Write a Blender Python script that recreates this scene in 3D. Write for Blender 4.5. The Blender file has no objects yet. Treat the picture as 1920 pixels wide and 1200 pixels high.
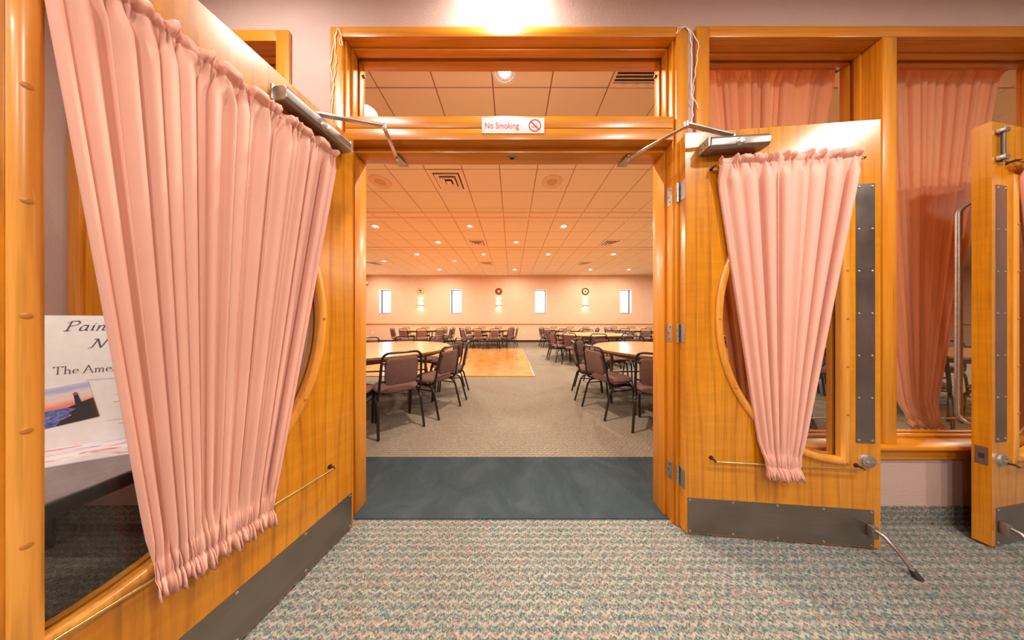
import bpy, bmesh, math, random
from mathutils import Vector, Matrix, noise as mnoise

random.seed(7)
C = bpy.context.scene.collection
PI = math.pi

# ------------------------------------------------------------------ camera
H = 1.14                      # eye height
cam_d = bpy.data.cameras.new('camera')
cam = bpy.data.objects.new('camera', cam_d)
C.objects.link(cam)
cam.location = (0, 0, H)
cam.rotation_euler = (PI / 2, 0, 0)
cam_d.sensor_width = 36.0
cam_d.lens = 400.0 / 1920.0 * 36.0      # very wide lens, about 135 degrees across
cam_d.shift_x = 0.0
cam_d.shift_y = 1.0 / 1920.0
cam_d.clip_start = 0.02
cam_d.clip_end = 200
bpy.context.scene.camera = cam

# ------------------------------------------------------------------ world and exposure
sc = bpy.context.scene
sc.view_settings.view_transform = 'Standard'
sc.view_settings.look = 'None'
sc.view_settings.exposure = 0.6
sc.view_settings.gamma = 1.0
sc.view_settings.use_curve_mapping = False
world = bpy.data.worlds.new('daylight')
sc.world = world
world.use_nodes = True
wb = world.node_tree.nodes['Background']
wb.inputs['Color'].default_value = (0.80, 0.90, 1.0, 1)
wb.inputs['Strength'].default_value = 2.6
try:
    sc.cycles.max_bounces = 7
    sc.cycles.diffuse_bounces = 4
    sc.cycles.transparent_max_bounces = 16
    sc.cycles.caustics_reflective = False
    sc.cycles.caustics_refractive = False
    sc.cycles.sample_clamp_indirect = 6.0
except Exception:
    pass

# light levels (watts of each lamp); the lamps themselves are made by their fixtures
FOYER_W = 26.0
WASH_W = 11.0
HALL_W = 57.0
SCONCE_W = 0.9
WARM = (1.0, 0.95, 0.89)
WARM_HALL = (1.0, 0.87, 0.71)

# ------------------------------------------------------------------ colours
def lin(c):
    return tuple(((x / 255.0) / 12.92 if x <= 10 else (((x / 255.0) + 0.055) / 1.055) ** 2.4) for x in c)

def rgba(c):
    return (*lin(c), 1.0)

class NT:
    """small helper around a node tree"""
    def __init__(self, name):
        self.m = bpy.data.materials.new(name)
        self.m.use_nodes = True
        self.t = self.m.node_tree
        self.b = self.t.nodes['Principled BSDF']
        self.out = self.t.nodes['Material Output']
    def n(self, typ, **kw):
        nd = self.t.nodes.new(typ)
        for k, v in kw.items():
            if k.startswith('i_'):
                nd.inputs[k[2:]].default_value = v
            else:
                setattr(nd, k, v)
        return nd
    def l(self, a, b):
        self.t.links.new(a, b)
    def coord(self, scale=(1, 1, 1), rot=(0, 0, 0), kind='Object', loc=(0, 0, 0)):
        tc = self.n('ShaderNodeTexCoord')
        mp = self.n('ShaderNodeMapping')
        mp.inputs['Scale'].default_value = scale
        mp.inputs['Rotation'].default_value = rot
        mp.inputs['Location'].default_value = loc
        self.l(tc.outputs[kind], mp.inputs['Vector'])
        return mp.outputs['Vector']
    def noise(self, vec, scale, detail=3, rough=0.55, dist=0.0):
        nd = self.n('ShaderNodeTexNoise')
        nd.inputs['Scale'].default_value = scale
        nd.inputs['Detail'].default_value = detail
        nd.inputs['Roughness'].default_value = rough
        nd.inputs['Distortion'].default_value = dist
        self.l(vec, nd.inputs['Vector'])
        return nd
    def ramp(self, fac, stops, interp='LINEAR'):
        r = self.n('ShaderNodeValToRGB')
        cr = r.color_ramp
        cr.interpolation = interp
        while len(cr.elements) < len(stops):
            cr.elements.new(0.5)
        for e, (p, c) in zip(cr.elements, stops):
            e.position = p
            e.color = rgba(c) if len(c) == 3 else c
        self.l(fac, r.inputs['Fac'])
        return r.outputs['Color']
    def math(self, op, a, b=None, clamp=False):
        nd = self.n('ShaderNodeMath', operation=op, use_clamp=clamp)
        for i, x in enumerate((a, b)):
            if x is None:
                continue
            if isinstance(x, (int, float)):
                nd.inputs[i].default_value = x
            else:
                self.l(x, nd.inputs[i])
        return nd.outputs[0]
    def mix(self, fac, a, b, mode='MIX'):
        nd = self.n('ShaderNodeMix', data_type='RGBA', blend_type=mode)
        for s, x in ((0, fac), (6, a), (7, b)):
            if isinstance(x, (int, float)):
                nd.inputs[s].default_value = x
            elif isinstance(x, tuple):
                nd.inputs[s].default_value = rgba(x) if len(x) == 3 else x
            else:
                self.l(x, nd.inputs[s])
        return nd.outputs[2]
    def bump(self, h, strength=0.2, dist=0.002):
        nd = self.n('ShaderNodeBump')
        nd.inputs['Strength'].default_value = strength
        nd.inputs['Distance'].default_value = dist
        self.l(h, nd.inputs['Height'])
        self.l(nd.outputs['Normal'], self.b.inputs['Normal'])
    def base(self, c):
        if isinstance(c, tuple):
            self.b.inputs['Base Color'].default_value = rgba(c)
        else:
            self.l(c, self.b.inputs['Base Color'])
    def set(self, rough=0.5, metal=0.0, coat=0.0, spec=0.5):
        self.b.inputs['Roughness'].default_value = rough
        self.b.inputs['Metallic'].default_value = metal
        self.b.inputs['Coat Weight'].default_value = coat
        self.b.inputs['Coat Roughness'].default_value = 0.2
        self.b.inputs['Specular IOR Level'].default_value = spec

MATS = {}
def plain(name, c, rough=0.5, metal=0.0, var=0.06, scale=40, coat=0.0, spec=0.5, bump=0.0):
    k = NT(name)
    v = k.coord()
    nz = k.noise(v, scale, 3)
    lo = tuple(max(0, x * (1 - var)) for x in c)
    hi = tuple(min(255, x * (1 + var)) for x in c)
    k.base(k.ramp(nz.outputs['Fac'], [(0.3, lo), (0.7, hi)]))
    k.set(rough, metal, coat, spec)
    if bump:
        k.bump(nz.outputs['Fac'], bump, 0.002)
    MATS[name] = k.m
    return k.m

def wood(name, axis, dark, mid, light, rough=0.36, ripple=0.0, cath=0.0, coat=0.35):
    """oak: grain stretched along one axis of the piece"""
    k = NT(name)
    def sc(across, along):
        s = [across] * 3
        s[axis] = along
        return tuple(s)
    v1 = k.coord(sc(7.0, 0.55))
    n1 = k.noise(v1, 1.6, 5, 0.6, 0.8)
    v2 = k.coord(sc(120.0, 2.2))
    n2 = k.noise(v2, 1.0, 3, 0.6)
    v3 = k.coord(sc(26.0, 0.9))
    n3 = k.noise(v3, 1.0, 4, 0.65, 1.2)
    f = k.math('ADD', k.math('MULTIPLY', n1.outputs['Fac'], 0.55), k.math('MULTIPLY', n3.outputs['Fac'], 0.45))
    col = k.ramp(f, [(0.24, dark), (0.5, mid), (0.78, light)])
    # fine open pores
    pores = k.ramp(n2.outputs['Fac'], [(0.34, (150, 150, 150)), (0.5, (255, 255, 255))])
    col = k.mix(0.28, col, pores, 'MULTIPLY')
    if cath:
        w = k.n('ShaderNodeTexWave', wave_type='BANDS', bands_direction='X')
        w.inputs['Scale'].default_value = 1.5
        w.inputs['Distortion'].default_value = 11.0
        w.inputs['Detail'].default_value = 1.5
        w.inputs['Detail Scale'].default_value = 0.9
        vs = k.coord(sc(3.2, 0.42))
        k.l(vs, w.inputs['Vector'])
        lines = k.ramp(w.outputs['Fac'], [(0.0, (160, 140, 120)), (0.16, (255, 255, 255)), (1.0, (255, 255, 255))])
        col = k.mix(cath, col, lines, 'MULTIPLY')
    if ripple:
        vr = k.coord(sc(4.0, 26.0))
        nr = k.noise(vr, 1.0, 2, 0.5, 0.4)
        rp = k.ramp(nr.outputs['Fac'], [(0.4, (236, 232, 224)), (0.62, (255, 255, 255))])
        col = k.mix(ripple, col, rp, 'MULTIPLY')
    k.base(col)
    k.set(rough, 0, coat, 0.45)
    k.bump(n2.outputs['Fac'], 0.06, 0.001)
    MATS[name] = k.m
    return k.m

OD, OM, OL = (176, 96, 10), (212, 132, 24), (228, 156, 50)
wood('oak_vertical', 2, OD, OM, OL)
wood('oak_horizontal', 0, OD, OM, OL)
wood('oak_depth', 1, OD, OM, OL)
wood('oak_door', 2, (180, 102, 8), (212, 134, 18), (226, 152, 34), 0.26, 0.45, 0.32, 0.5)
wood('oak_bead', 2, (192, 112, 30), (220, 146, 52), (232, 166, 76), 0.3)
wood('table_laminate', 0, (206, 146, 84), (220, 160, 96), (230, 174, 112), 0.16, 0, 0, 0.4)
wood('table_frame', 2, (120, 88, 50), (142, 106, 64), (156, 120, 76), 0.45)

def wallpaper(name, c, scale=90, strength=0.5):
    k = NT(name)
    v = k.coord((1, 1, 1))
    n1 = k.noise(v, scale, 3, 0.6)
    n2 = k.noise(v, 6, 2)
    lo = tuple(x * 0.95 for x in c)
    k.base(k.mix(0.5, k.ramp(n1.outputs['Fac'], [(0.3, lo), (0.7, c)]), k.ramp(n2.outputs['Fac'], [(0.3, lo), (0.7, c)])))
    k.set(0.6, 0, 0, 0.35)
    k.bump(n1.outputs['Fac'], strength, 0.004)
    MATS[name] = k.m
wallpaper('wall_foyer', (196, 166, 154))
wallpaper('wall_hall', (234, 194, 166), 60, 0.12)
plain('ceiling_tile', (238, 222, 196), 0.85, 0, 0.03, 260, spec=0.2, bump=0.25)
plain('ceiling_grid', (176, 112, 66), 0.7)
plain('ceiling_band', (232, 196, 164), 0.8)
plain('foyer_ceiling', (226, 208, 190), 0.85)
plain('speaker_grille', (228, 196, 158), 0.6, 0, 0.04, 400)
plain('speaker_cone', (206, 168, 126), 0.6, 0, 0.04, 400)
plain('vent_metal', (242, 220, 196), 0.4, 0.0)
plain('dark_void', (58, 38, 24), 0.9)
plain('white_paint', (242, 240, 238), 0.45, 0, 0.02)
plain('white_trim', (240, 236, 240), 0.4, 0, 0.02)
plain('frame_dark', (48, 52, 66), 0.4)
plain('black_base', (28, 32, 34), 0.6)
plain('red_paint', (206, 40, 34), 0.5, 0, 0.03)
plain('grey_ink', (96, 92, 98), 0.7, 0, 0.04)
plain('pale_ink', (176, 172, 176), 0.7, 0, 0.04)
plain('string', (238, 226, 214), 0.8, 0, 0.1, 300)
plain('black_tube', (26, 23, 22), 0.22, 0.2, 0.12, 60, coat=0.5)
plain('rubber', (38, 30, 26), 0.7)
plain('upholstery_dark', (112, 82, 74), 0.9, 0, 0.1, 300, spec=0.2, bump=0.3)
plain('brass', (214, 186, 110), 0.25, 0.9, 0.05)
plain('bronze', (92, 70, 42), 0.35, 0.8, 0.1)
plain('aluminium', (190, 184, 180), 0.32, 0.85, 0.05, 50)
plain('closer_body', (152, 140, 132), 0.36, 0.75, 0.05, 50)
plain('hinge_steel', (186, 182, 178), 0.3, 0.85, 0.06, 60)
plain('dark_steel', (92, 86, 78), 0.4, 0.8, 0.06, 60)  # darker metal for small screws, clips, knuckle rings and the bolt
plain('plug_wood', (186, 116, 44), 0.35)
plain('table_grey', (146, 132, 134), 0.4, 0, 0.05)
plain('table_black', (38, 36, 38), 0.5)
plain('gold', (212, 168, 84), 0.4, 0.3)
plain('emblem_blue', (70, 78, 110), 0.6)
plain('emblem_red', (150, 44, 30), 0.5)
plain('emblem_cream', (240, 214, 170), 0.6)
plain('emblem_black', (44, 30, 24), 0.5)
plain('emblem_wood', (120, 62, 30), 0.5)

# brushed steel kick plates
def steel(name, c, rough, sx, sz):
    k = NT(name)
    v = k.coord((sx, 1, sz))
    n1 = k.noise(v, 1.0, 4, 0.7)
    v2 = k.coord()
    n2 = k.noise(v2, 5, 3)
    lo = tuple(x * 0.8 for x in c)
    k.base(k.mix(0.5, k.ramp(n1.outputs['Fac'], [(0.3, lo), (0.7, c)]), k.ramp(n2.outputs['Fac'], [(0.3, lo), (0.75, c)])))
    k.set(rough, 0.9)
    k.l(k.ramp(n2.outputs['Fac'], [(0.3, (150, 150, 150)), (0.7, (175, 175, 175))]), k.b.inputs['Roughness'])
    k.bump(n1.outputs['Fac'], 0.05, 0.001)
    MATS[name] = k.m
steel('brushed_steel', (158, 148, 138), 0.35, 6, 240)
steel('brushed_steel_up', (160, 148, 140), 0.35, 240, 6)

# cloth of the gathered curtains
def cloth(name, c, trans, amount):
    k = NT(name)
    v = k.coord((1, 1, 1))
    n1 = k.noise(v, 700, 2)
    n2 = k.noise(v, 3, 2)
    lo = tuple(x * 0.95 for x in c)
    col = k.mix(0.5, k.ramp(n1.outputs['Fac'], [(0.3, lo), (0.7, c)]), k.ramp(n2.outputs['Fac'], [(0.3, lo), (0.7, c)]))
    k.base(col)
    k.set(0.62, 0, 0, 0.3)
    k.b.inputs['Sheen Weight'].default_value = 0.25
    k.b.inputs['Sheen Roughness'].default_value = 0.4
    tr = k.n('ShaderNodeBsdfTranslucent')
    tr.inputs['Color'].default_value = rgba(trans)
    mx = k.n('ShaderNodeMixShader')
    mx.inputs[0].default_value = amount
    k.l(k.b.outputs[0], mx.inputs[1])
    k.l(tr.outputs[0], mx.inputs[2])
    k.l(mx.outputs[0], k.out.inputs['Surface'])
    MATS[name] = k.m
cloth('curtain_cloth', (252, 200, 178), (252, 166, 104), 0.26)
cloth('window_cloth', (246, 190, 152), (250, 196, 140), 0.5)

# chair upholstery with a small woven figure
k = NT('upholstery')
v = k.coord((1, 1, 1))
vo = k.n('ShaderNodeTexVoronoi')
vo.inputs['Scale'].default_value = 140
k.l(v, vo.inputs['Vector'])
k.base(k.ramp(vo.outputs['Distance'], [(0.15, (98, 72, 66)), (0.6, (130, 98, 90))]))
k.set(0.85, 0, 0, 0.2)
k.bump(vo.outputs['Distance'], 0.2, 0.001)
MATS['upholstery'] = k.m

# patterned loop carpet: cream zigzag over teal, grey and rose flecks
def carpet(name, tint):
    k = NT(name)
    tc = k.n('ShaderNodeTexCoord')
    sp = k.n('ShaderNodeSeparateXYZ')
    wob = k.noise(k.coord((1, 1, 1)), 75, 3)
    k.l(tc.outputs['Object'], sp.inputs[0])
    wv = k.math('MULTIPLY', k.math('SUBTRACT', wob.outputs['Fac'], 0.5), 0.020)
    xx = k.math('ADD', sp.outputs['X'], wv)
    yy = k.math('ADD', k.math('ADD', sp.outputs['Y'], sp.outputs['Z']), k.math('MULTIPLY', wv, 0.6))
    # zigzag: alternate rows slide sideways, as in the weave
    tri = k.math('ABSOLUTE', k.math('SUBTRACT', k.math('FRACT', k.math('DIVIDE', k.math('ADD', xx, k.math('MULTIPLY', yy, 0.3)), 0.044)), 0.5))
    row = k.math('ADD', k.math('DIVIDE', yy, 0.031), k.math('MULTIPLY', tri, 0.8))
    fr = k.math('FRACT', row)
    line = k.math('LESS_THAN', fr, 0.26)
    fleck = k.n('ShaderNodeTexVoronoi')
    fleck.inputs['Scale'].default_value = 230
    k.l(tc.outputs['Object'], fleck.inputs['Vector'])
    sepc = k.n('ShaderNodeSeparateColor')
    k.l(fleck.outputs['Color'], sepc.inputs[0])
    ground = k.ramp(sepc.outputs[0], [(0.0, (58, 92, 92)), (0.2, (112, 126, 118)), (0.42, (132, 124, 116)), (0.6, (80, 112, 110)),
                                      (0.74, (164, 156, 142)), (0.88, (156, 104, 96)), (0.96, (58, 66, 78))], 'CONSTANT')
    blot = k.noise(k.coord((1, 1, 1)), 34, 2)
    zig = k.ramp(blot.outputs['Fac'], [(0.0, (136, 160, 156)), (0.38, (196, 184, 166)), (0.55, (206, 178, 158)), (0.62, (192, 112, 96))], 'CONSTANT')
    zig2 = k.mix(0.58, zig, ground)
    col = k.mix(line, ground, zig2)
    soil = k.noise(k.coord((1, 1, 1)), 0.8, 3)
    col = k.mix(1.0, col, k.ramp(soil.outputs['Fac'], [(0.35, (232, 226, 222)), (0.65, (255, 255, 255))]), 'MULTIPLY')
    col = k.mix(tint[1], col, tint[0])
    k.base(col)
    k.set(0.95, 0, 0, 0.1)
    k.bump(fleck.outputs['Distance'], 0.5, 0.003)
    MATS[name] = k.m
carpet('carpet', ((150, 145, 138), 0.08))
carpet('carpet_warm_lit', ((160, 136, 112), 0.34))  # same carpet, with the hall's warm light mixed into its colour as tan


# plain dark mat with scuffs
k = NT('mat_carpet')
v = k.coord((1, 1, 1))
n1 = k.noise(v, 3.2, 4, 0.6, 1.2)
n2 = k.noise(v, 420, 2)
col = k.ramp(n1.outputs['Fac'], [(0.3, (48, 58, 62)), (0.52, (60, 71, 75)), (0.72, (78, 84, 91))])
k.base(k.mix(0.4, col, k.ramp(n2.outputs['Fac'], [(0.3, (42, 50, 52)), (0.7, (76, 84, 88))])))
k.set(0.95, 0, 0, 0.1)
k.bump(n2.outputs['Fac'], 0.5, 0.002)
MATS['mat_carpet'] = k.m

# parquet dance floor
k = NT('parquet')
v = k.coord((1, 1, 1))
ck = k.n('ShaderNodeTexChecker')
ck.inputs['Scale'].default_value = 6.6
k.l(v, ck.inputs['Vector'])
br = k.n('ShaderNodeTexVoronoi', distance='CHEBYCHEV')
br.inputs['Scale'].default_value = 6.6
br.inputs['Randomness'].default_value = 0.25
k.l(v, br.inputs['Vector'])
sb = k.n('ShaderNodeSeparateColor')
k.l(br.outputs['Color'], sb.inputs[0])
g1 = k.noise(k.coord((60, 4, 1)), 1, 3)
col = k.ramp(sb.outputs[0], [(0.1, (196, 116, 48)), (0.5, (214, 134, 62)), (0.9, (226, 150, 78))])
col = k.mix(0.3, col, k.ramp(g1.outputs['Fac'], [(0.3, (190, 106, 44)), (0.7, (230, 154, 84))]))
k.base(col)
k.set(0.18, 0, 0.4, 0.5)
MATS['parquet'] = k.m

# clear glazing: looks through, with a mirror film that grows at grazing angles
def glazing(name, ior, tint, rough=0.0):
    k = NT(name)
    tr = k.n('ShaderNodeBsdfTransparent')
    tr.inputs['Color'].default_value = (*tint, 1)
    gl = k.n('ShaderNodeBsdfGlossy')
    gl.inputs['Roughness'].default_value = rough
    gm = k.n('ShaderNodeNewGeometry')
    dt = k.n('ShaderNodeVectorMath', operation='DOT_PRODUCT')
    k.l(gm.outputs['Incoming'], dt.inputs[0])
    k.l(gm.outputs['Normal'], dt.inputs[1])
    c1 = k.math('SUBTRACT', 1.0, k.math('ABSOLUTE', dt.outputs['Value']), True)
    f0 = ((ior - 1) / (ior + 1)) ** 2
    fz = k.math('ADD', k.math('MULTIPLY', k.math('POWER', c1, 5.0), 1 - f0), f0, True)
    dust = k.noise(k.coord((30, 30, 3)), 1.0, 4, 0.7)
    mx = k.n('ShaderNodeMixShader')
    k.l(fz, mx.inputs[0])
    k.l(tr.outputs[0], mx.inputs[1])
    k.l(gl.outputs[0], mx.inputs[2])
    k.l(mx.outputs[0], k.out.inputs['Surface'])
    MATS[name] = k.m
glazing('clear_glass', 1.45, (0.97, 0.97, 0.96))
glazing('door_glass', 1.40, (0.88, 0.87, 0.85))

def glow(name, c, s):
    k = NT(name)
    e = k.n('ShaderNodeEmission')
    e.inputs['Color'].default_value = (*c, 1)
    e.inputs['Strength'].default_value = s
    k.l(e.outputs[0], k.out.inputs['Surface'])
    MATS[name] = k.m
glow('lamp_glow', (1.0, 0.95, 0.86), 14)
glow('lamp_red', (1.0, 0.45, 0.42), 2.4)
glow('lamp_blue', (0.55, 0.8, 1.0), 2.6)
glow('lamp_green', (0.8, 1.0, 0.88), 5.0)
glow('lamp_dim', (0.9, 0.9, 1.0), 1.5)
glow('sconce_glow', (1.0, 0.94, 0.84), 1.3)

# printed sheet of the poster picture (sunset sky) and the patterned paper on the table
k = NT('sunset_print')
tc = k.n('ShaderNodeTexCoord')
sp = k.n('ShaderNodeSeparateXYZ')
k.l(tc.outputs['Generated'], sp.inputs[0])
wob = k.noise(k.coord((6, 6, 30), kind='Generated'), 1.0, 2)
zz = k.math('ADD', sp.outputs['Z'], k.math('MULTIPLY', k.math('SUBTRACT', wob.outputs['Fac'], 0.5), 0.16))
k.base(k.ramp(zz, [(0.30, (232, 92, 96)), (0.48, (240, 134, 124)), (0.62, (244, 206, 190)), (0.78, (232, 222, 226)), (0.9, (178, 184, 222)), (1.0, (206, 208, 232))]))
k.set(0.5)
MATS['sunset_print'] = k.m
k = NT('sea_print')
n1 = k.noise(k.coord((60, 60, 160)), 1.0, 3, 0.6, 1.0)
k.base(k.ramp(n1.outputs['Fac'], [(0.35, (52, 70, 140)), (0.55, (96, 120, 186)), (0.66, (206, 152, 182))]))
k.set(0.5)
MATS['sea_print'] = k.m
k = NT('streak_print')
n1 = k.noise(k.coord((6, 26, 1), rot=(0, 0, 0.9)), 1.0, 3, 0.6, 0.8)
k.base(k.ramp(n1.outputs['Fac'], [(0.30, (128, 118, 158)), (0.42, (236, 228, 232)), (0.56, (244, 238, 238)), (0.60, (228, 128, 132)), (0.7, (240, 226, 228))]))
k.set(0.5)
MATS['streak_print'] = k.m

# ------------------------------------------------------------------ mesh building
class MB:
    def __init__(self, my=1):
        self.v, self.f, self.my = [], [], my
    def add(self, vs, fs):
        o = len(self.v)
        self.v += [(x, y * self.my, z) for x, y, z in vs]
        self.f += [tuple(i + o for i in f) for f in fs]
        return self
    def box(self, x0, x1, y0, y1, z0, z1):
        vs = [(x, y, z) for x in (x0, x1) for y in (y0, y1) for z in (z0, z1)]
        return self.add(vs, [(0, 1, 3, 2), (4, 6, 7, 5), (0, 4, 5, 1), (2, 3, 7, 6), (0, 2, 6, 4), (1, 5, 7, 3)])
    def tube(self, pts, r, n=8, cap=True, closed=False):
        pts = [Vector(p) for p in pts]
        rs = r if isinstance(r, (list, tuple)) else [r] * len(pts)
        m = len(pts)
        tang = []
        for i in range(m):
            a = pts[i - 1] if (i > 0 or closed) else pts[i]
            b = pts[(i + 1) % m] if (i < m - 1 or closed) else pts[i]
            tang.append((b - a).normalized())
        t0 = tang[0]
        up = Vector((0, 0, 1)) if abs(t0.z) < 0.9 else Vector((1, 0, 0))
        nrm = (up - t0 * up.dot(t0)).normalized()
        vs, fs = [], []
        for i in range(m):
            t = tang[i]
            nrm = (nrm - t * nrm.dot(t))
            nrm = nrm.normalized() if nrm.length > 1e-6 else t.orthogonal().normalized()
            bi = t.cross(nrm)
            for k_ in range(n):
                a = 2 * PI * k_ / n
                p = pts[i] + (nrm * math.cos(a) + bi * math.sin(a)) * rs[i]
                vs.append(tuple(p))
        segs = m if closed else m - 1
        for i in range(segs):
            j = (i + 1) % m
            for k_ in range(n):
                q = (k_ + 1) % n
                fs.append((i * n + k_, i * n + q, j * n + q, j * n + k_))
        if cap and not closed:
            fs.append(tuple(range(n - 1, -1, -1)))
            fs.append(tuple((m - 1) * n + k_ for k_ in range(n)))
        return self.add(vs, fs)
    def cyl(self, p0, p1, r0, r1=None, n=16):
        return self.tube([p0, p1], [r0, r0 if r1 is None else r1], n)
    def lathe(self, prof, n=32, c=(0, 0, 0), axis='z', closed=False):
        vs, fs = [], []
        m = len(prof)
        for r, h in prof:
            for k_ in range(n):
                a = 2 * PI * k_ / n
                x, y = r * math.cos(a), r * math.sin(a)
                if axis == 'z':
                    vs.append((c[0] + x, c[1] + y, c[2] + h))
                else:
                    vs.append((c[0] + x, c[1] + h, c[2] + y))
        rng = m if closed else m - 1
        for i in range(rng):
            j = (i + 1) % m
            for k_ in range(n):
                q = (k_ + 1) % n
                fs.append((i * n + k_, i * n + q, j * n + q, j * n + k_))
        if not closed:
            if prof[0][0] > 1e-6:
                fs.append(tuple(range(n - 1, -1, -1)))
            if prof[-1][0] > 1e-6:
                fs.append(tuple((m - 1) * n + k_ for k_ in range(n)))
        return self.add(vs, fs)
    def prism(self, poly, y0, y1):
        """polygon given in (x, z), extruded along y"""
        n = len(poly)
        vs = [(x, y0, z) for x, z in poly] + [(x, y1, z) for x, z in poly]
        fs = [tuple(range(n)), tuple(range(2 * n - 1, n - 1, -1))]
        fs += [(i, i + n, (i + 1) % n + n, (i + 1) % n) for i in range(n)]
        return self.add(vs, fs)
    def slab(self, poly, z0, z1):
        """polygon given in (x, y), extruded along z"""
        n = len(poly)
        vs = [(x, y, z0) for x, y in poly] + [(x, y, z1) for x, y in poly]
        fs = [tuple(range(n - 1, -1, -1)), tuple(range(n, 2 * n))]
        fs += [(i, (i + 1) % n, (i + 1) % n + n, i + n) for i in range(n)]
        return self.add(vs, fs)
    def sweep(self, path, prof, closed=True):
        """path in (x, z); profile in (offset outwards, y)"""
        m, n = len(path), len(prof)
        vs, fs = [], []
        for i in range(m):
            p = Vector(path[i])
            a = Vector(path[i - 1]) if (closed or i) else None
            b = Vector(path[(i + 1) % m]) if (closed or i < m - 1) else None
            d1 = (p - a).normalized() if a is not None else (b - p).normalized()
            d2 = (b - p).normalized() if b is not None else d1
            n1, n2 = Vector((d1.y, -d1.x)), Vector((d2.y, -d2.x))
            mt = n1 + n2
            mt = mt / max(0.35, mt.dot(n1)) if mt.length > 1e-6 else n1
            for o, y in prof:
                q = p + mt * o
                vs.append((q.x, y, q.y))
        segs = m if closed else m - 1
        for i in range(segs):
            j = (i + 1) % m
            for k_ in range(n):
                q = (k_ + 1) % n
                fs.append((i * n + k_, i * n + q, j * n + q, j * n + k_))
        if not closed:
            fs.append(tuple(range(n)))
            fs.append(tuple((m - 1) * n + k_ for k_ in range(n - 1, -1, -1)))
        return self.add(vs, fs)
    def grid(self, fn, nu, nv):
        vs = [fn(i / nu, j / nv) for j in range(nv + 1) for i in range(nu + 1)]
        w = nu + 1
        fs = [(j * w + i, j * w + i + 1, (j + 1) * w + i + 1, (j + 1) * w + i) for j in range(nv) for i in range(nu)]
        return self.add(vs, fs)
    def mesh(self, name, mat, bevel=0.0, smooth=True, angle=40, recalc=True):
        me = bpy.data.meshes.new(name)
        me.from_pydata(self.v, [], self.f)
        if recalc or bevel:
            bm = bmesh.new()
            bm.from_mesh(me)
            if recalc:
                bmesh.ops.recalc_face_normals(bm, faces=bm.faces)
            if bevel:
                ed = [e for e in bm.edges if len(e.link_faces) == 2 and e.calc_face_angle(0) > 0.6]
                bmesh.ops.bevel(bm, geom=ed, offset=bevel, segments=2, profile=0.5, affect='EDGES', clamp_overlap=True)
            bm.to_mesh(me)
            bm.free()
        me.materials.append(MATS[mat])
        if smooth:
            for p in me.polygons:
                p.use_smooth = True
            me.set_sharp_from_angle(angle=math.radians(angle))
        me.update()
        return me
    def build(self, name, mat, parent=None, **kw):
        return put(name, self.mesh(name, mat, **kw), parent)

def put(name, me, parent=None, loc=None, rot=None):
    o = bpy.data.objects.new(name, me)
    C.objects.link(o)
    if parent is not None:
        o.parent = parent
    if loc:
        o.location = loc
    if rot:
        o.rotation_euler = rot
    return o

def empty(name, loc=(0, 0, 0), rz=0.0):
    o = bpy.data.objects.new(name, None)
    o.empty_display_size = 0.1
    C.objects.link(o)
    o.location = loc
    o.rotation_euler = (0, 0, rz)
    return o

def tag(o, label, cat, group=None, kind=None):
    o['label'] = label
    o['category'] = cat
    if group:
        o['group'] = group
    if kind:
        o['kind'] = kind
    return o

def struct(o, label, cat):
    return tag(o, label, cat, kind='structure')

def area_lamp(name, parent, loc, r, watts, color, spread=150, rot=None):
    d = bpy.data.lights.new(name, 'AREA')
    d.shape = 'DISK'
    d.size = 2 * r
    d.energy = watts
    d.color = color
    d.spread = math.radians(spread)
    o = bpy.data.objects.new(name, d)
    C.objects.link(o)
    o.parent = parent
    o.location = loc
    if rot:
        o.rotation_euler = rot
    return o

# ------------------------------------------------------------------ plan of the place
YW0, YW1 = 1.20, 1.33          # the wall between foyer and hall
YB = 11.25                     # far wall of the hall
HX0, HX1 = -7.65, 20.5         # hall side walls
ZH = 3.54                      # hall ceiling
ZF = 3.06                      # foyer ceiling
FX0, FX1, FY0 = -2.49, 6.2, -3.3

# ---- floors
struct(MB().box(FX0 - .1, FX1 + .1, FY0 - .1, 1.26, -0.06, 0).build('floor', 'carpet', smooth=False),
       'foyer carpet with cream zigzag over teal and rose flecks', 'floor')
struct(MB().box(HX0 - .1, HX1 + .1, 1.26, YB + .3, -0.06, 0).build('floor_hall', 'carpet_warm_lit', smooth=False),
       'patterned carpet of the hall beyond the doorway, warm lamplight put into its tan colour', 'floor')
struct(MB().slab([(-.93, 1.222), (.905, 1.222), (.905, 1.335), (1.5, 1.335), (1.5, 1.775), (-1.5, 1.775), (-1.5, 1.335), (-.93, 1.335)], 0.0005, 0.006)
       .build('threshold_mat', 'mat_carpet', smooth=False), 'dark blue-grey carpet strip laid across the double doorway', 'mat')

# ---- wall between foyer and hall: solid between the openings
DX0, DX1 = -0.945, 0.915       # rough opening of the double doorway
openings = [(-2.41, -1.30, .43, 2.70), (DX0, DX1, 0, 2.725), (1.09, 3.19, .43, 2.715), (3.30, 5.14, 0, 2.725)]
w = MB()
x = HX0
for a, b, z0, z1 in openings:
    w.box(x, a, YW0, YW1, 0, ZH)
    if z0 > 0:
        w.box(a, b, YW0, YW1, 0, z0)
    w.box(a, b, YW0, YW1, z1, ZH)
    x = b
w.box(x, HX1, YW0, YW1, 0, ZH)
struct(w.build('wall_front', 'wall_foyer', smooth=False), 'mauve beige textured foyer wall around the double doorway and curtained windows', 'wall')
struct(MB().box(FX0 - .1, FX0, FY0, YW0, 0, ZF).build('wall_foyer_left', 'wall_foyer', smooth=False), 'beige textured side wall of the foyer behind the open door', 'wall')
struct(MB().box(FX1, FX1 + .1, FY0, YW0, 0, ZF).build('wall_foyer_right', 'wall_foyer', smooth=False), 'beige foyer wall at the far right end', 'wall')
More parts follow.
